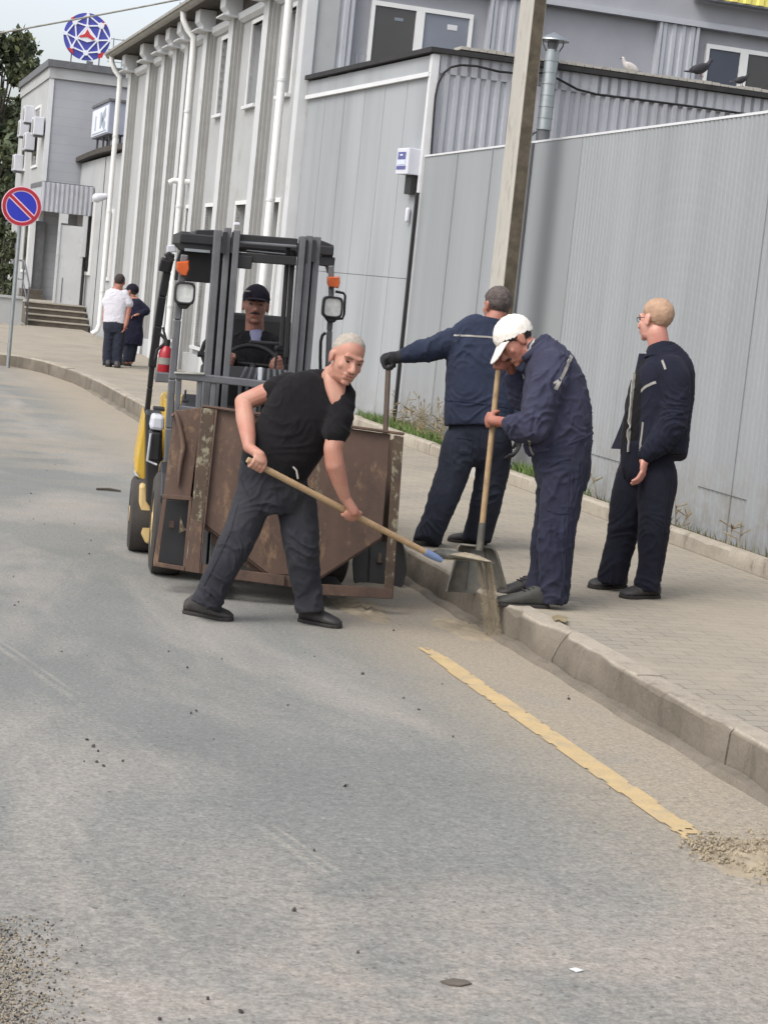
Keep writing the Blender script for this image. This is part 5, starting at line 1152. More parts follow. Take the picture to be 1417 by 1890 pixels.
def relaxed_hand(mb, Wr, d, nrm, k=1.0, curl=.5):
    """hanging hand: d towards the fingers, nrm out of the palm"""
    d = unit(d); nrm = unit(nrm - d * (np.asarray(nrm) @ d)); side = np.cross(d, nrm); pc = Wr + d * .055 * k
    mb.cap(Wr, Wr + d * .03, .028 * k, .028 * k); mb.ell(pc, [side * .043 * k, d * .052 * k, nrm * .017 * k], 16, 10)
    for j, off in enumerate((.032, .011, -.011, -.031)):
        L = (.9, 1.0, .95, .78)[j] * k; p = pc + d * .040 * k + side * off * k; ang = .12; pts = [p]
        for seg in (.042, .027, .022):
            ang += curl * (.75 if seg > .04 else .9); p = p + (d * math.cos(ang) + nrm * math.sin(ang)) * seg * L; pts.append(p)
        mb.chain(pts, [.0108 * k, .0100 * k, .0092 * k, .0078 * k])
    p = pc - d * .02 * k + side * .034 * k; q = p + (d * .7 + side * .55 + nrm * .4) * .036 * k; mb.chain([p, q, q + (d * .9 + nrm * .35) * .028 * k], [.015 * k, .012 * k, .009 * k])
def shoe(par, heel, toe, mat='shoe', k=1.0, up=None, lift=0.0):
    heel, toe = np.asarray(heel, float), np.asarray(toe, float); d = toe - heel; L = np.linalg.norm(d); d = unit(d); u = unit(np.array([0, 0, 1.0]) - d * d[2]); s = np.cross(d, u)
    mb = MB(); rs = []
    for t, w, h, z0 in ((0, .020, .045, .012), (.03, .034, .075, .012), (.16, .040, .105, .012), (.30, .042, .108, .012), (.42, .043, .088, .012), (.56, .047, .070, .012), (.72, .051, .058, .012), (.87, .047, .048, .012), (.97, .030, .036, .014), (1.0, .012, .028, .016)):
        w *= k; h *= k; c = heel + d * L * t; r = []
        for q in range(16):
            a = 2 * math.pi * q / 16; cx, cz = math.cos(a), math.sin(a); r.append(c + s * w * np.sign(cx) * abs(cx) ** .7 + u * (z0 + (h - z0) * (.5 + .5 * np.sign(cz) * abs(cz) ** .75)))
        rs.append(r)
    mb.rings(rs); o = mb.build('shoe', M[mat], par, smooth=60)
    mb = MB(); rs = []
    for t, w in ((-.01, .022), (.03, .037), (.2, .042), (.45, .043), (.7, .053), (.88, .049), (.98, .030), (1.015, .010)):
        c = heel + d * L * t; w *= k; rs.append([c + s * w + u * .001, c - s * w + u * .001, c - s * w + u * .02, c + s * w + u * .02])
    mb.rings(rs); mb.build('sole', M['sole'], o, bevel=.004)
    lc = MB()
    for t in (.34, .42, .50):
        c = heel + d * L * t + u * (.104 - .10 * (t - .30)) * k; lc.cap(c - s * .022 * k, c + s * .022 * k, .0035, .0035)
    lc.build('lace', M['sole'], o, smooth=80)
def D_(px): # list of (x, y, D, ...) -> world points
    return [P(*q[:3]) for q in px]
def leg(mb, px, rad, flat=1.0):
    loft(mb, [(P(*q), r, r * flat) for q, r in zip(px, rad)], CR, 22, 5, 2.1)
def folds(legs, base, extra, joints):
    """cloth folds deepen near the given joints"""
    J = [np.asarray(j) for j in joints]
    def f(p): return base + extra * max([math.exp(-np.sum((p - j) ** 2) / .012) for j in J] + [0])
    return f
def person(name_label, origin, skin_mb, mat, vox=.0055, group=None):
    o = grow('person', skin_mb, M[mat], vox, 4, origin=origin, label=name_label, cat='person')
    if group: o['group'] = group
    return o

# ---------------------------------------------------------------- man in the black T-shirt, shovelling
ft = onz(470, 1148, 0)
HD = Head(P(640, 664, 10.02), cam_vec(.38, -.20, -.88), cam_vec(.34, .93, -.20), 1.08)
sk = MB(); HD.skin(sk, P(611, 702, 10.12), .060)
sk.cap(P(600, 718, 10.17), P(612, 732, 10.12), .06, .055); sk.cap(P(613, 722, 10.10), P(619, 745, 10.06), .042, .036)
shA, elA, wrA = P(530, 716, 10.16), P(449, 742, 10.24), P(460, 826, 10.02)
sk.chain([shA, P(490, 726, 10.2), elA, P(453, 772, 10.16), P(458, 805, 10.06), wrA], [.062, .055, .047, .052, .042, .032])
h0, h1 = P(466, 853, 9.93), P(808, 1031, 10.40); sx = unit(h1 - h0)
def hp(x): # point on the shovel shaft under pixel column x
    lo, hi = 0.0, 1.2
    for _ in range(30):
        mid = (lo + hi) / 2; p = h0 + (h1 - h0) * mid; q = p - CP; X = PCX + FPX * (q @ CR) / (q @ CF)
        if X < x: lo = mid
        else: hi = mid
    return h0 + (h1 - h0) * lo
grip(sk, hp(474), sx, wrA, cam_vec(-.2, .75, -.6), .018)
shB, elB = P(630, 770, 10.06), P(614, 828, 10.02); wrB = P(636, 917, 10.10)
sk.chain([shB, P(621, 800, 10.03), elB, P(618, 858, 10.03), P(628, 893, 10.07), wrB], [.050, .054, .050, .052, .041, .032])
grip(sk, hp(645), sx, wrB, cam_vec(.5, .55, -.65), .018)
loft(sk, [(P(503, 890, 10.28), .14, .10), (P(540, 800, 10.2), .15, .10), (P(585, 735, 10.15), .14, .09), (P(604, 712, 10.13), .08, .07)], cam_vec(.82, -.57, 0))
sk.cap(P(480, 900, 10.28), P(440, 990, 10.2), .06, .05); sk.cap(P(545, 900, 10.3), P(555, 1000, 10.3), .06, .05); sk.cap(P(440, 990, 10.2), P(390, 1100, 10.19), .045, .035); sk.cap(P(555, 1000, 10.3), P(572, 1112, 10.36), .045, .035)
m1 = person('silver-haired man in a black T-shirt and charcoal trousers bending over a long shovel', ft, sk, 'skin_tan', .005)
HD.face(m1, 'brow', .004); HD.hair(m1, 'hair_grey', (.070, .104), (-.102, -.050), 1.028, .004)
tr = MB()
loft(tr, [(P(505, 850, 10.22), .175, .125), (P(504, 880, 10.26), .185, .135), (P(506, 918, 10.27), .19, .135), (P(508, 945, 10.28), .15, .11)], cam_vec(1, -.25, 0))
leg(tr, [(474, 905, 10.26), (455, 955, 10.22), (434, 1005, 10.17), (412, 1050, 10.17), (392, 1090, 10.19), (380, 1118, 10.19)], [.108, .098, .090, .084, .080, .084])
leg(tr, [(545, 905, 10.29), (551, 955, 10.30), (557, 1010, 10.29), (563, 1060, 10.32), (569, 1100, 10.35), (572, 1128, 10.36)], [.108, .105, .095, .086, .078, .080])
kn = [P(434, 1005, 10.1), P(557, 1010, 10.2), P(392, 1100, 10.1), P(570, 1110, 10.28), P(506, 925, 10.15)]
tq = grow('trousers', tr, M['trouser_grey'], .0075, 5, m1, folds(0, .0035, .014, kn))
for px in ([(444, 882), (452, 905), (462, 925)], [(566, 890), (556, 915)], [(508, 900), (512, 930)]): piping('pocket_seam', tq, px, .007, M['trouser_grey'], tq, .005)
piping('side_seam', tq, [(440, 930), (424, 985), (398, 1040), (372, 1090)], .006, M['trouser_grey'], tq, .004)
ts_ = MB(); wx = cam_vec(.80, -.60, .05)
loft(ts_, [(P(507, 868, 10.22), .185, .135), (P(515, 845, 10.21), .195, .140), (P(536, 808, 10.19), .205, .145), (P(560, 768, 10.16), .21, .145), (P(580, 738, 10.14), .205, .135), (P(594, 716, 10.13), .155, .11), (P(602, 705, 10.13), .09, .08)], wx)
ts_.chain([P(560, 722, 10.15), P(532, 714, 10.17), P(508, 721, 10.19)], [.085, .080, .070]); ts_.chain([P(600, 745, 10.12), P(627, 745, 10.08), P(628, 768, 10.05), P(619, 797, 10.03)], [.09, .076, .073, .072])
ts_.cap(P(575, 700, 10.14), P(606, 695, 10.12), .055, .045); ts_.chain([P(637, 750, 10.07), P(643, 728, 10.10), P(633, 706, 10.14)], [.058, .044, .036])
te = grow('shirt', ts_, M['tee_black'], .0075, 5, m1, folds(0, .0035, .007, [P(540, 800, 10.05), P(520, 730, 10.1), P(630, 780, 9.95)]), (5, 5, 6))
# open neckline: skin shows in a scooped V
mb = MB(); loft(mb, [(P(615, 682, 10.10), .050, .045), (P(616, 698, 10.075), .058, .045), (P(618, 714, 10.055), .058, .040), (P(620, 730, 10.035), .046, .030), (P(622, 745, 10.02), .030, .018), (P(624, 756, 10.015), .012, .008)], cam_vec(.95, -.3, 0), e=2.8); grow('neck_opening', mb, M['skin_tan'], .006, 3, m1)
for q, hs_ in (((341, 1131), (428, 1147)), ((553, 1146), (628, 1160))): shoe(m1, onz(*q, 0.0), onz(*hs_, 0.0), 'shoe', 1.08)
mb = MB(); mb.tube([P(541, 862, 10.07), P(547, 868, 10.06), P(550, 884, 10.05)], .006, 6); mb.build('belt_cord', M['reflect'], m1, smooth=60)
# his shovel
sv = thing('shovel', hp(640), 'long wooden shovel with a blue socket held level by the man in the black T-shirt', 'shovel')
MB().tube([h0 - sx * .03, h0, h0 + (h1 - h0) * .5, h0 + (h1 - h0) * .93], [.016, .018, .018, .017], 14).build('handle', M['wood'], sv, smooth=60)
MB().tube([h0 + (h1 - h0) * .925, h0 + (h1 - h0) * .985, h0 + (h1 - h0) * 1.02], [.021, .020, .014], 14).build('socket', M['blue_sleeve'], sv, smooth=60)
t0 = P(806, 1031, 10.40); t1 = P(905, 1035, 10.50); bl = unit(t1 - t0); bw = unit(np.cross(np.array([0, 0, 1.0]), bl)); bw = bw if bw @ CF > 0 else -bw; bz = np.cross(bl, bw); bz = bz if bz[2] > 0 else -bz
BLn = np.linalg.norm(t1 - t0); mb = MB(); rs = []
for u_, w, lip in ((0, .02, .03), (.10, .06, .034), (.22, .105, .036), (.5, .125, .026), (.8, .128, .012), (1.0, .122, .004)):
    c = t0 + bl * BLn * u_ + bw * .06; r = []
    for k in range(11):
        v = 2 * k / 10 - 1; r.append(c + bw * w * v + bz * (lip * abs(v) ** 3 - .004))
    rs.append(r + [q - bz * .004 for q in r[::-1]])
mb.rings(rs); mb.build('blade', M['blade'], sv, smooth=50)
mb = MB(); n = 16; vs = []
for j in range(n + 1):
    for i in range(n + 1):
        a, b = 2 * i / n - 1, 2 * j / n - 1; e = max(0, 1 - (a * a + b * b) ** .5); vs.append(t0 + bl * BLn * (.62 + .36 * a) + bw * (.06 + .10 * b) + bz * (.002 + .03 * e ** .7 * (1 + .5 * noise.noise(Vector((a * 3, b * 3, 1))))))
mb.add(vs, [(j * (n + 1) + i, j * (n + 1) + i + 1, (j + 1) * (n + 1) + i + 1, (j + 1) * (n + 1) + i) for j in range(n) for i in range(n)]); mb.build('sand', M['sand'], label='small heap of sand on the shovel blade', kind='stuff', smooth=60)
# falling sand: dense threads of grains
mb = MB(); random.seed(11)
for k in range(11):
    x0 = random.uniform(880, 907); wd = random.uniform(1.0, 3.2); x1 = 905 + (x0 - 893) * .9 + random.uniform(-4, 10); dd = random.uniform(-.02, .1); n = random.randint(650, 1200)
    for j in range(n):
        u_ = random.random(); yy = 1037 + u_ * (1174 - 1037) * (1 if k % 3 else .75); xx = x0 + (x1 - x0) * u_ ** .7 + random.gauss(0, wd * (.30 + 1.3 * u_))
        r = random.uniform(.0006, .0015); p = P(xx, yy, 10.51 + dd * (1 - .3 * u_)); h_ = r * random.uniform(1.5, 4)
        mb.add([p + CR * r, p - CR * r, p + CF * r, p - CF * r, p + np.array([0, 0, h_]), p - np.array([0, 0, h_])], [(0, 2, 4), (2, 1, 4), (1, 3, 4), (3, 0, 4), (2, 0, 5), (1, 2, 5), (3, 1, 5), (0, 3, 5)])
mb.build('falling_sand', M['sand'], label='thin curtain of sand pouring off the shovel blade beside the kerb', kind='stuff')

# ---------------------------------------------------------------- man seen from behind, slate blue jacket
D2 = 12.75; ft = onz(835, 1006, .176)
H2 = Head(P(916, 566, D2 + .02), cam_vec(-.45, -.05, .85), cam_vec(.08, 1, 0), 1.04)
sk = MB(); H2.skin(sk, P(904, 606, D2), .062); loft(sk, [(P(885, 800, D2), .14, .09), (P(890, 660, D2), .15, .09), (P(900, 610, D2), .08, .07)], CR)
sk.chain([P(846, 625, D2), P(780, 648, D2 - .05), P(740, 660, D2 - .1)], [.05, .04, .03]); sk.chain([P(946, 640, D2), P(972, 725, D2), P(958, 800, D2 - .05)], [.05, .04, .03])
sk.cap(P(850, 810, D2), P(795, 985, D2), .06, .04); sk.cap(P(905, 810, D2), P(882, 985, D2 + .3), .06, .04)
m2 = person('grey-haired man from behind in slate blue jacket and dark gloves, leaning on a shovel', ft, sk, 'skin_red', .007)
H2.hair(m2, 'hair_pepper', (.080, .060), (-.090, -.080), 1.07, .006)
tr = MB(); loft(tr, [(P(884, 768, D2), .20, .12), (P(884, 800, D2), .212, .122), (P(883, 826, D2 + .03), .205, .12), (P(881, 846, D2 + .05), .14, .10), (P(880, 860, D2 + .06), .05, .05)], CR)
leg(tr, [(855, 795, D2), (848, 822, D2), (836, 870, D2 - .02), (820, 915, D2 - .04), (803, 960, D2 - .03), (790, 990, D2), (787, 1003, D2 - .02)], [.10, .122, .114, .102, .095, .096, .092]); leg(tr, [(908, 795, D2 + .03), (912, 822, D2 + .05), (908, 870, D2 + .1), (899, 920, D2 + .15), (888, 965, D2 + .25), (881, 990, D2 + .3), (880, 1000, D2 + .3)], [.10, .120, .112, .105, .100, .10, .10])
tq = grow('trousers', tr, M['trouser_navy'], .009, 9, m2, folds(0, .004, .014, [P(820, 915, D2), P(792, 990, D2 - .1), P(899, 920, D2), P(860, 850, D2 - .1)]))
for px in ([(842, 808), (872, 811)], [(842, 808), (845, 836), (868, 838), (872, 811)], [(896, 812), (926, 816)], [(884, 792), (882, 845)]): piping('pocket_seam', tq, px, .007, M['trouser_navy'], tq, .005)
jk = MB(); loft(jk, [(P(883, 786, D2), .228, .155), (P(883, 768, D2), .232, .16), (P(884, 720, D2), .228, .155), (P(886, 670, D2), .232, .15), (P(890, 630, D2), .232, .135), (P(897, 606, D2), .17, .105), (P(904, 594, D2), .085, .08)], cam_vec(1, .02, 0))
jk.chain([P(862, 628, D2), P(838, 630, D2), P(806, 642, D2 - .03), P(778, 648, D2 - .06), P(748, 655, D2 - .1)], [.10, .095, .085, .080, .058]); jk.chain([P(930, 635, D2), P(950, 650, D2), P(968, 690, D2), P(974, 730, D2), P(962, 790, D2 - .05)], [.10, .09, .08, .078, .06])
j2 = grow('jacket', jk, M['jacket_blue'], .009, 5, m2, folds(0, .006, .012, [P(800, 645, D2 - .1), P(884, 760, D2 - .15), P(850, 640, D2 - .1)]), (5, 5, 6.5))
piping('yoke_seam', j2, [(836, 619), (870, 620), (900, 622), (940, 628)], .012, M['reflect'], j2); piping('hem_seam', j2, [(822, 738), (860, 741), (900, 746), (938, 752)], .008, M['jacket_blue'], j2, .006)
cl = MB(); loft(cl, [(P(905, 602, D2), .086, .080), (P(908, 588, D2), .078, .075)], CR); grow('collar', cl, M['jacket_blue'], .008, 3, j2)
gl_ = MB(); sp_t = P(717, 668, D2 - .12); spd0 = P(700, 1040, 12.05); spx = unit(spd0 - sp_t); grip(gl_, sp_t + spx * .02, cam_vec(.2, 0, 1), P(742, 657, D2 - .1), cam_vec(0, 1, -.2), .020, 1.22)
gl_.cap(P(742, 657, D2 - .1), P(733, 660, D2 - .11), .045, .042); gl_.ell(P(716, 663, D2 - .12), [CR * .055, CF * .05, CU * .045], 14, 10); grow('glove', gl_, M['glove'], .007, 3, m2)
gl_ = MB(); relaxed_hand(gl_, P(960, 798, D2 - .06), cam_vec(-.15, -1, -.1), cam_vec(-1, 0, 0), 1.2); gl_.cap(P(961, 792, D2 - .05), P(960, 804, D2 - .06), .042, .04); grow('glove', gl_, M['glove'], .007, 3, m2)
for q, hs_ in (((800, 1004), (768, 1012)), ((884, 1004), (868, 1006))): 
    a = onz(*q, .176); b = onz(*hs_, .176); d = unit(b - a + np.array([-.02, .10, 0])); shoe(m2, a - d * .05, a + d * .22, 'shoe', 1.08)
sd2 = thing('scoop_shovel', spd0, 'dark scoop shovel with a dark handle standing on the road behind the rusty bin', 'shovel')
MB().tube([sp_t - spx * .03, sp_t + spx * .5, spd0], [.018, .018, .019], 12).build('handle', M['wood_dark'], sd2, smooth=60)
def scoop(px_rows, D, thing_o, mat, bulge, lift=.03):
    """px_rows: (xl, xr, y) from the top edge down; a dished blade with raised sides open towards the viewer"""
    mb = MB(); rs = []
    for i, (xl, xr, y) in enumerate(px_rows):
        a = P(xl, y, D); b = P(xr, y + (xr - xl) * .1, D); r = []
        for k in range(15):
            v = k / 14; q = a + (b - a) * v; r.append(q + CF * (bulge * (1 - abs(2 * v - 1) ** 3.0)) * (1 if i else .6))
        rs.append(r + [q + CF * .008 - CU * .0 for q in r[::-1]])
    mb.rings(rs); o = mb.build('blade', M[mat], thing_o, smooth=50)
    e = MB(); L = [P(xl, y, D) for xl, xr, y in px_rows]; R = [P(xr, y + (xr - xl) * .1, D) for xl, xr, y in px_rows]; e.tube(L[::-1] + R, .007, 8); e.build('rolled_edge', M[mat], o, smooth=60)
    q = MB()
    for u in (.3, .7): a = [l + (r - l) * u + CF * (bulge * .93 - .006) for l, r in zip(L[1:-1], R[1:-1])]; q.tube(a, .005, 6)
    q.build('stiffening_rib', M[mat], o, smooth=60); return o
scoop([(676, 722, 972), (662, 738, 985), (655, 747, 1010), (652, 749, 1040), (654, 742, 1070), (664, 730, 1086)], 12.0, sd2, 'scoop_dark', .06)

# ---------------------------------------------------------------- man in the white cap, bent over his shovel
D3 = 10.75; ft = onz(985, 1115, .176); mess = 0
H3 = Head(P(951, 630, D3 + .02), cam_vec(-.76, -.62, -.20), cam_vec(-.62, .74, -.10), 1.06)
sk = MB(); H3.skin(sk, P(988, 650, D3), .066)
sA0, sA1 = P(921, 668, D3 + .06), P(886, 1003, D3 + .12); s3 = unit(sA1 - sA0)
def h3(y):
    lo, hi = -.1, 1.1
    for _ in range(30):
        mid = (lo + hi) / 2; q = sA0 + (sA1 - sA0) * mid - CP; Y = PCY - FPX * (q @ CU) / (q @ CF)
        if Y < y: lo = mid
        else: hi = mid
    return sA0 + (sA1 - sA0) * lo
wN = P(940, 781, D3 - .08); wF = P(946, 690, D3 + .16)
sk.chain([P(1022, 700, D3 - .18), P(985, 785, D3 - .2), wN], [.05, .042, .031]); grip(sk, h3(776), -s3, wN, cam_vec(.1, .2, -1), .017, 1.08)
sk.chain([P(1000, 680, D3 + .2), P(965, 735, D3 + .22), wF], [.05, .042, .031]); grip(sk, h3(668), -s3, wF, cam_vec(.2, .8, -.5), .017, 1.05)
loft(sk, [(P(1035, 840, D3), .11, .09), (P(1025, 740, D3), .12, .1), (P(1000, 660, D3), .08, .08)], CF)
sk.cap(P(1035, 850, D3 - .08), P(1022, 1095, D3 - .1), .06, .04); sk.cap(P(1025, 850, D3 + .1), P(1000, 1075, D3 + .2), .06, .04)
m3 = person('man in a white cap and purple navy suit bent over a shovel', ft, sk, 'skin_red', .0055)
H3.face(m3, 'hair_dark', 0, 'lip', 'hair_dark'); H3.hair(m3, 'hair_dark', (.070, .030), (-.102, -.075), 1.06, .005); H3.cap_hat(m3, 'cap_white', vl=.085, drop=.055, sc=1.16)
tr = MB(); loft(tr, [(P(1030, 812, D3), .19, .165), (P(1034, 840, D3), .20, .165), (P(1037, 872, D3), .20, .16), (P(1036, 905, D3), .17, .135)], CF)
leg(tr, [(1040, 865, D3 - .09), (1035, 920, D3 - .10), (1028, 975, D3 - .12), (1025, 1035, D3 - .12), (1022, 1085, D3 - .11), (1021, 1112, D3 - .10)], [.128, .120, .108, .098, .086, .078], .95); leg(tr, [(1030, 865, D3 + .09), (1024, 930, D3 + .12), (1014, 990, D3 + .16), (1006, 1045, D3 + .2), (996, 1080, D3 + .22), (993, 1092, D3 + .22)], [.12, .112, .10, .09, .082, .08], .95)
tq = grow('trousers', tr, M['trouser_blue'], .0078, 5, m3, folds(0, .006, .016, [P(1020, 990, D3 - .2), P(1022, 1085, D3 - .2), P(1030, 900, D3 - .2), P(1000, 1060, D3)]))
for px in ([(1012, 862), (1030, 852), (1052, 846)], [(1050, 870), (1046, 950), (1042, 1020), (1038, 1100)], [(1008, 940), (1030, 948), (1052, 946)]): piping('pocket_seam', tq, px, .008, M['trouser_blue'], tq, .005)
jk = MB(); loft(jk, [(P(1030, 838, D3), .185, .178), (P(1030, 815, D3), .20, .19), (P(1026, 775, D3), .215, .20), (P(1024, 735, D3), .22, .19), (P(1019, 697, D3), .215, .165), (P(1007, 663, D3), .17, .125), (P(993, 640, D3), .09, .09), (P(986, 628, D3), .075, .08)], CF, e=2.2)
jk.chain([P(1020, 678, D3 - .14), P(1015, 705, D3 - .2), P(1000, 745, D3 - .22), P(985, 788, D3 - .22), P(960, 790, D3 - .15), P(943, 783, D3 - .10)], [.105, .105, .096, .090, .078, .056])
jk.chain([P(1005, 675, D3 + .14), P(985, 705, D3 + .2), P(962, 735, D3 + .22), P(949, 700, D3 + .17)], [.10, .095, .08, .06])
jk.chain([P(990, 800, D3 - .05), P(985, 825, D3 - .03)], [.07, .06])
j3 = grow('jacket', jk, M['jacket_navy'], .0078, 5, m3, folds(0, .008, .016, [P(985, 780, D3 - .3), P(1010, 720, D3 - .3), P(1040, 800, D3 - .15), P(960, 785, D3 - .2)]), (6, 6, 7))
piping('shoulder_piping', j3, [(1056, 652), (1046, 675), (1034, 700), (1024, 720)], .022, M['reflect'], j3); piping('shoulder_piping', j3, [(1034, 700), (1020, 708)], .012, M['reflect'], j3); piping('front_piping', j3, [(976, 812), (979, 830), (986, 842)], .016, M['reflect'], j3); piping('hem_seam', j3, [(1000, 832), (1040, 822), (1080, 806), (1092, 798)], .010, M['jacket_navy'], j3, .007); piping('pocket_piping', j3, [(964, 690), (967, 700)], .010, M['reflect'], j3)
cl = MB(); loft(cl, [(P(992, 650, D3), .100, .098), (P(984, 640, D3), .092, .100)], CF); grow('collar', cl, M['jacket_navy'], .008, 3, j3)
piping('collar_edge', j3, [(994, 617), (984, 632), (974, 650)], .012, M['reflect'], j3, .01)
a, b = onz(1010, 1122, .176), onz(940, 1118, .176); shoe(m3, a, a + unit(b - a) * .31, 'shoe_grey', 1.12); a, b = onz(990, 1098, .176), onz(925, 1100, .176); shoe(m3, a, a + unit(b - a) * .30, 'shoe', 1.08)
sh3 = thing('scoop_shovel', sA1, 'grey aluminium scoop shovel with wooden handle, propped on the kerb under the white-capped man', 'shovel')
MB().tube([sA0 - s3 * .05, sA0 + s3 * .3, sA1 + s3 * .02], [.016, .0175, .018], 14).build('handle', M['wood'], sh3, smooth=60); MB().tube([sA1 - s3 * .12, sA1 + s3 * .04], [.021, .023], 14).build('socket', M['scoop'], sh3, smooth=60)
scoop([(850, 906, 1005), (845, 914, 1010), (842, 920, 1026), (838, 924, 1042), (832, 930, 1062), (826, 937, 1083), (824, 940, 1092)], D3 + .16, sh3, 'scoop', .085)

# ---------------------------------------------------------------- man in the open dark jacket, looking away
D4 = 11.5; ft = onz(1150, 1095, .176)
H4 = Head(P(1209, 592, D4), cam_vec(-.64, -.07, .76), cam_vec(.10, 1, 0), 1.06)
sk = MB(); H4.skin(sk, P(1216, 645, D4 + .01), .060)
loft(sk, [(P(1195, 840, D4), .12, .09), (P(1214, 720, D4 + .02), .09, .08), (P(1217, 665, D4 + .02), .06, .055)], cam_vec(.5, 0, .87))
w4 = P(1189, 842, D4 - .16); sk.chain([P(1244, 690, D4 - .1), P(1243, 775, D4 - .12), w4], [.05, .042, .031]); relaxed_hand(sk, w4, cam_vec(-.12, -1, -.06), cam_vec(-.85, 0, .4), 1.08, .42)
sk.cap(P(1172, 870, D4 + .05), P(1128, 1065, D4 + .1), .06, .04); sk.cap(P(1212, 870, D4 - .05), P(1190, 1080, D4 - .1), .06, .04)
m4 = person('fair-haired man with glasses in an open dark navy jacket, looking away towards the fence', ft, sk, 'skin_pale', .0055)
H4.face(m4); H4.hair(m4, 'hair_blond', (.078, .074), (-.092, -.088), 1.04, .004)
g = MB()
for q in (-1, 1): g.tube([H4.p(q * .032 + .020 * math.cos(a), .101 - abs(math.cos(a) * .004), .004 + .014 * math.sin(a)) for a in np.linspace(0, 6.283, 16, endpoint=False)], .002, 6, closed=True); g.tube([H4.p(q * .052, .098, .008), H4.p(q * .076, .05, .008), H4.p(q * .080, -.002, .008)], .0022, 6)
g.tube([H4.p(-.012, .103, .006), H4.p(.012, .103, .006)], .002, 6); g.build('glasses', M['steel_black'], m4, smooth=60)
wx4 = cam_vec(.62, 0, .78)
tr = MB(); loft(tr, [(P(1193, 815, D4), .150, .115), (P(1193, 845, D4), .160, .118), (P(1192, 872, D4), .160, .116), (P(1190, 892, D4), .12, .10), (P(1189, 905, D4), .05, .05)], CR)
leg(tr, [(1176, 848, D4 + .04), (1168, 880, D4 + .06), (1158, 930, D4 + .07), (1148, 985, D4 + .09), (1136, 1035, D4 + .1), (1128, 1065, D4 + .1), (1126, 1078, D4 + .1)], [.09, .110, .106, .096, .089, .087, .085]); leg(tr, [(1208, 848, D4 - .03), (1213, 880, D4 - .05), (1209, 930, D4 - .08), (1206, 985, D4 - .1), (1202, 1035, D4 - .1), (1194, 1075, D4 - .1), (1192, 1092, D4 - .1)], [.10, .116, .108, .094, .082, .079, .079])
tq = grow('trousers', tr, M['trouser_black'], .0082, 10, m4, folds(0, .003, .012, [P(1150, 985, D4), P(1128, 1060, D4), P(1206, 985, D4 - .2), P(1194, 1078, D4 - .2)]))
for px in ([(1222, 856), (1232, 892)], [(1150, 862), (1152, 885)], [(1236, 880), (1226, 960), (1214, 1060)]): piping('pocket_seam', tq, px, .007, M['trouser_black'], tq, .005)
ins = MB(); loft(ins, [(P(1178, 842, D4 + .02), .115, .12), (P(1184, 780, D4 + .02), .115, .12), (P(1196, 715, D4 + .02), .11, .12), (P(1206, 668, D4 + .02), .07, .08)], CR); grow('work_shirt', ins, M['tee_black'], .008, 4, m4, .006)
jk = MB(); loft(jk, [(P(1216, 842, D4 - .01), .165, .165), (P(1217, 822, D4), .17, .168), (P(1222, 770, D4), .172, .165), (P(1226, 720, D4), .178, .16), (P(1228, 685, D4), .168, .15), (P(1226, 662, D4), .135, .12), (P(1221, 642, D4), .085, .085)], CR)
jk.chain([P(1236, 682, D4 - .1), P(1244, 700, D4 - .13), P(1246, 745, D4 - .15), P(1240, 785, D4 - .17), P(1212, 822, D4 - .17), P(1193, 838, D4 - .165)], [.095, .095, .09, .088, .074, .056])
fl_ = MB(); rs = []
for (xl, xr, y, dl, dr) in ((1180, 1200, 652, .04, -.02), (1172, 1194, 690, .05, -.03), (1161, 1188, 735, .07, -.03), (1148, 1178, 780, .09, -.02), (1136, 1168, 810, .11, .0), (1128, 1160, 828, .12, .01)):
    a = P(xl, y, D4 + dl); b = P(xr, y + 2, D4 + dr); m_ = (a + b) / 2 - CF * .02; k_ = CF * .016 - CR * .004
    rs.append([a, m_, b, b + k_, m_ + k_, a + k_])
fl_.rings(rs); fo = fl_.build('jacket_front', M['jacket_dark'], m4, smooth=60, bevel=.003)
j4 = grow('jacket', jk, M['jacket_dark'], .008, 5, m4, folds(0, .004, .014, [P(1238, 790, D4 - .25), P(1240, 745, D4 - .25), P(1215, 815, D4 - .25)]), (6, 6, 7))
for nm, px, w in (('chest_piping', [(1180, 725), (1190, 714), (1202, 708), (1211, 705)], .016), ('chest_piping', [(1180, 727), (1176, 745), (1172, 765), (1168, 790)], .013), ('shoulder_piping', [(1221, 664), (1225, 674), (1228, 683)], .014), ('front_piping', [(1186, 778), (1184, 800), (1181, 820), (1180, 832)], .012), ('hem_seam', [(1200, 836), (1230, 838), (1258, 840)], .008)):
    piping(nm, j4, px, w, M['reflect'] if nm != 'hem_seam' else M['jacket_dark'], j4)
piping('zip', m4.children[-1] if False else [c for c in m4.children if c.name.startswith('work_shirt')][0], [(1172, 690), (1166, 740), (1162, 790), (1160, 835)], .010, M['reflect'], [c for c in m4.children if c.name.startswith('work_shirt')][0], .02)
cl = MB(); loft(cl, [(P(1221, 664, D4), .115, .105), (P(1222, 634, D4 + .015), .080, .082)], cam_vec(1, -.35, 0)); grow('collar', cl, M['jacket_dark'], .008, 3, j4)
mb = MB(); mb.ell(P(1191, 652, D4 - .09), [CR * .006, CF * .004, CU * .006], 8, 6); mb.build('snap_button', M['galv'], j4)
a, b = onz(1150, 1084, .176), onz(1070, 1087, .176); shoe(m4, a, a + unit(b - a) * .30, 'shoe', 1.12); a, b = onz(1212, 1103, .176), onz(1142, 1104, .176); shoe(m4, a, a + unit(b - a) * .29, 'shoe', 1.1)

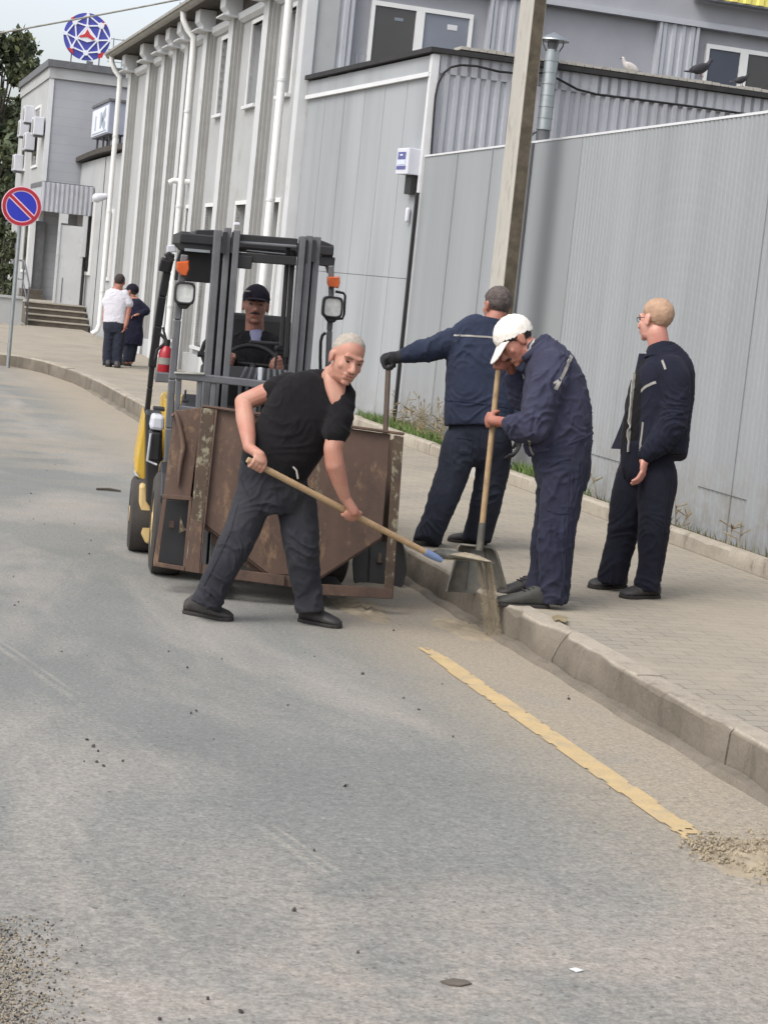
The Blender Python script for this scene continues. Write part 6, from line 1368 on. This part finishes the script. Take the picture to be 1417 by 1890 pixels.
# ---------------------------------------------------------------- forklift driver
D5 = 12.38; c5 = FR.w((.02, .95, .98))
H5 = Head(P(472, 565, D5 - .05), cam_vec(.08, -.12, -1), cam_vec(.10, 1, -.05), 1.02)
sk = MB(); H5.skin(sk, P(470, 612, D5), .058); loft(sk, [(P(462, 740, D5), .15, .1), (P(466, 660, D5), .15, .1), (P(470, 618, D5), .08, .07)], CR)
for sgn, sh, el_, hd in ((-1, (432, 640), (424, 690), (452, 672)), (1, (515, 648), (526, 700), (500, 680))):
    hw = FR.w((-.02 + sgn * .155, .40, 1.31)); sk.chain([P(*sh, D5), P(*el_, D5 - .15), hw + fy * .05], [.05, .042, .03]); grip(sk, hw, fx * sgn * -.3 + fzr, hw + fy * .08, -fy, .016)
sk.cap(P(445, 750, D5 - .1), FR.w((-.10, .42, .92)), .07, .06); sk.cap(P(490, 750, D5 - .1), FR.w((.14, .42, .92)), .07, .06); sk.cap(FR.w((-.10, .42, .92)), FR.w((-.10, .32, .55)), .05, .04); sk.cap(FR.w((.14, .42, .92)), FR.w((.14, .32, .55)), .05, .04)
m5 = person('forklift driver in a black cap and dark jacket sitting behind the mast', c5, sk, 'skin_dim', .0065)
H5.face(m5, 'hair_dark', .004, 'lip', 'hair_dark'); H5.hair(m5, 'hair_dark', (.02, .03), (-.10, -.06), 1.08, .006); hh = H5.cap_hat(m5, 'cap_black', vl=.05, drop=.012, sc=1.15)
mb = MB(); mb.bar(H5.p(.045, .096, .085), H5.p(.075, .078, .085), .012, .008, H5.f); mb.build('badge', M['reflect'], hh)
jk = MB(); loft(jk, [(P(462, 745, D5), .19, .14), (P(464, 700, D5), .20, .145), (P(467, 655, D5), .205, .14), (P(470, 628, D5), .18, .115), (P(471, 612, D5), .085, .075)], cam_vec(1, -.03, 0))
for sgn, sh, el_ in ((-1, (432, 640), (424, 695)), (1, (512, 648), (526, 705))): jk.chain([P(*sh, D5), P(*el_, D5 - .15), FR.w((-.02 + sgn * .15, .48, 1.31))], [.085, .075, .055])
j5 = grow('jacket', jk, M['tee_black'], .009, 5, m5, .012, (6, 6, 7)); 
mb = MB(); loft(mb, [(P(472, 612, D5 - .06), .05, .03), (P(473, 624, D5 - .09), .042, .03), (P(473, 636, D5 - .11), .03, .02)], CR); grow('shirt', mb, M['shirt_blue'], .008, 3, m5)
tr = MB()
for x in (-.10, .14): tr.chain([FR.w((x * .8, .95, 1.05)), FR.w((x, .42, .94)), FR.w((x, .32, .5))], [.10, .085, .07])
grow('trousers', tr, M['trouser_navy'], .012, 4, m5, .006)
for x in (-.10, .14): a = FR.w((x, .36, .42)); shoe(m5, a, a - fy * .27, 'shoe', 1.0)

# ---------------------------------------------------------------- two people further up the pavement
def far_person(label, x0, yb, ytop, lean, spec): pass
D6 = depth(onz(208, 677, .176)); ft = onz(210, 677, .176)
H6 = Head(P(221, 521, D6), cam_vec(-.1, -.05, 1), cam_vec(.1, 1, 0), 1.04); sk = MB(); H6.skin(sk, P(219, 536, D6), .062); loft(sk, [(P(211, 600, D6), .14, .09), (P(216, 545, D6), .15, .09), (P(219, 536, D6), .07, .06)], CR)
sk.chain([P(235, 545, D6), P(238, 570, D6), P(233, 598, D6 - .05)], [.055, .045, .035]); relaxed_hand(sk, P(233, 598, D6 - .05), cam_vec(-.3, -1, 0), cam_vec(-1, 0, 0), 1.15); sk.chain([P(199, 545, D6), P(195, 575, D6), P(193, 595, D6)], [.055, .045, .035]); relaxed_hand(sk, P(193, 595, D6), cam_vec(.1, -1, 0), cam_vec(1, 0, 0), 1.1)
sk.cap(P(205, 605, D6), P(198, 672, D6), .06, .04); sk.cap(P(219, 605, D6), P(214, 672, D6), .06, .04)
m6 = person('man in a white T-shirt and navy trousers walking away up the pavement', ft, sk, 'skin_red', .013); H6.hair(m6, 'hair_dark', (.07, .05), (-.09, -.07), 1.06)
ts2 = MB(); loft(ts2, [(P(211, 597, D6), .185, .12), (P(213, 575, D6), .18, .12), (P(215, 553, D6), .195, .12), (P(217, 541, D6), .17, .1), (P(219, 535, D6), .08, .07)], CR); ts2.chain([P(230, 543, D6), P(238, 560, D6)], [.08, .075]); ts2.chain([P(203, 543, D6), P(196, 560, D6)], [.08, .07]); grow('shirt', ts2, M['tee_white'], .013, 4, m6, .008)
tr = MB(); loft(tr, [(P(211, 594, D6), .17, .12), (P(211, 605, D6), .18, .12), (P(211, 615, D6), .16, .11)], CR); leg(tr, [(204, 607, D6), (201, 630, D6), (199, 655, D6), (200, 673, D6)], [.10, .085, .08, .085]); leg(tr, [(220, 607, D6), (220, 630, D6), (217, 655, D6), (216, 674, D6)], [.10, .09, .082, .085]); grow('trousers', tr, M['trouser_navy'], .013, 4, m6, .008)
for x, y in ((200, 677), (216, 679)): a = onz(x, y, .176); shoe(m6, a - np.array([.0, .05, 0]), a + np.array([-.02, .22, 0]), 'shoe', 1.05)
D7 = D6 + .7; ft = P(243, 671, D7); ft[2] = .176
H7 = Head(P(243, 539, D7), cam_vec(-.7, -.05, .3), cam_vec(.1, 1, 0), 1.02); sk = MB(); H7.skin(sk, P(245, 552, D7), .058); loft(sk, [(P(246, 610, D7), .14, .09), (P(246, 560, D7), .13, .09), (P(245, 551, D7), .07, .06)], CR)
sk.chain([P(256, 560, D7), P(270, 574, D7), P(258, 580, D7 - .1)], [.05, .045, .035]); relaxed_hand(sk, P(258, 580, D7 - .1), cam_vec(-1, -.2, -.2), cam_vec(0, -1, 0), 1.0); sk.chain([P(236, 560, D7), P(234, 580, D7 - .05), P(234, 590, D7 - .1)], [.05, .045, .035]); relaxed_hand(sk, P(234, 590, D7 - .1), cam_vec(-.2, -1, 0), cam_vec(1, 0, 0), 1.0)
sk.cap(P(240, 610, D7), P(234, 668, D7), .06, .04); sk.cap(P(248, 610, D7), P(242, 668, D7), .06, .04)
m7 = person('person in a dark blue coat and cap facing the man in white', ft, sk, 'skin_red', .013); H7.hair(m7, 'hair_dark', (.07, .03), (-.09, -.08), 1.1)
H7.cap_hat(m7, 'cap_black', vl=.05, drop=.01)
jk = MB(); loft(jk, [(P(241, 636, D7), .19, .13), (P(243, 620, D7), .19, .13), (P(245, 595, D7), .17, .12), (P(247, 570, D7), .17, .12), (P(247, 558, D7), .14, .1), (P(246, 552, D7), .07, .07)], CR); jk.chain([P(255, 560, D7), P(270, 574, D7), P(259, 580, D7 - .08)], [.08, .075, .055]); jk.chain([P(238, 561, D7), P(235, 575, D7 - .05), P(235, 588, D7 - .1)], [.08, .07, .055]); grow('coat', jk, M['coat_dark'], .013, 4, m7, .008)
tr = MB(); leg(tr, [(239, 620, D7), (237, 645, D7), (235, 668, D7)], [.09, .08, .08]); leg(tr, [(248, 620, D7), (245, 645, D7), (241, 667, D7)], [.09, .08, .075]); grow('trousers', tr, M['trouser_navy'], .013, 4, m7, .006)
for x in (234, 242): a = P(x, 671, D7); a[2] = .176; shoe(m7, a, a + CR * -.2 + np.array([0, .12, 0]), 'shoe_grey', 1.0)

# ---------------------------------------------------------------- bits lying on the road and kerb
def bit(name, px, mat, lab, cat, th=.012, z=0.0):
    g = [onz(x, y, z) for x, y in px]; n = len(g); mb = MB(); mb.add([p + np.array([0, 0, .002]) for p in g] + [p + np.array([0, 0, th]) for p in g], [tuple(range(n))[::-1], tuple(range(n, 2 * n))] + [(i, (i + 1) % n, n + (i + 1) % n, n + i) for i in range(n)]); mb.build(name, M[mat], label=lab, cat=cat)
g0, g1 = onz(178, 905), onz(223, 909); MB().tube([g0 + np.array([0, 0, .012]), (g0 + g1) / 2 + np.array([0, .02, .016]), g1 + np.array([0, 0, .012])], [.009, .012, .008], 7).build('stick', M['bark'], smooth=60, label='thin dark stick lying on the road left of the truck', cat='stick')
bit('dead_leaf', [(812, 1814), (835, 1809), (860, 1812), (870, 1818), (850, 1822), (828, 1820)], 'step_face', 'flat dark scrap of leaf on the road near the bottom edge', 'leaf', .006)
bit('paper_scrap', [(1050, 1790), (1062, 1788), (1076, 1793), (1064, 1796)], 'trim', 'tiny white paper scrap on the asphalt at lower right', 'scrap', .004)
bit('dead_leaf', [(1018, 1141), (1030, 1138), (1046, 1143), (1044, 1150), (1032, 1147), (1024, 1149)], 'dry', 'crumpled dry leaf scrap on the kerb top behind the capped man', 'leaf', .012, .19)
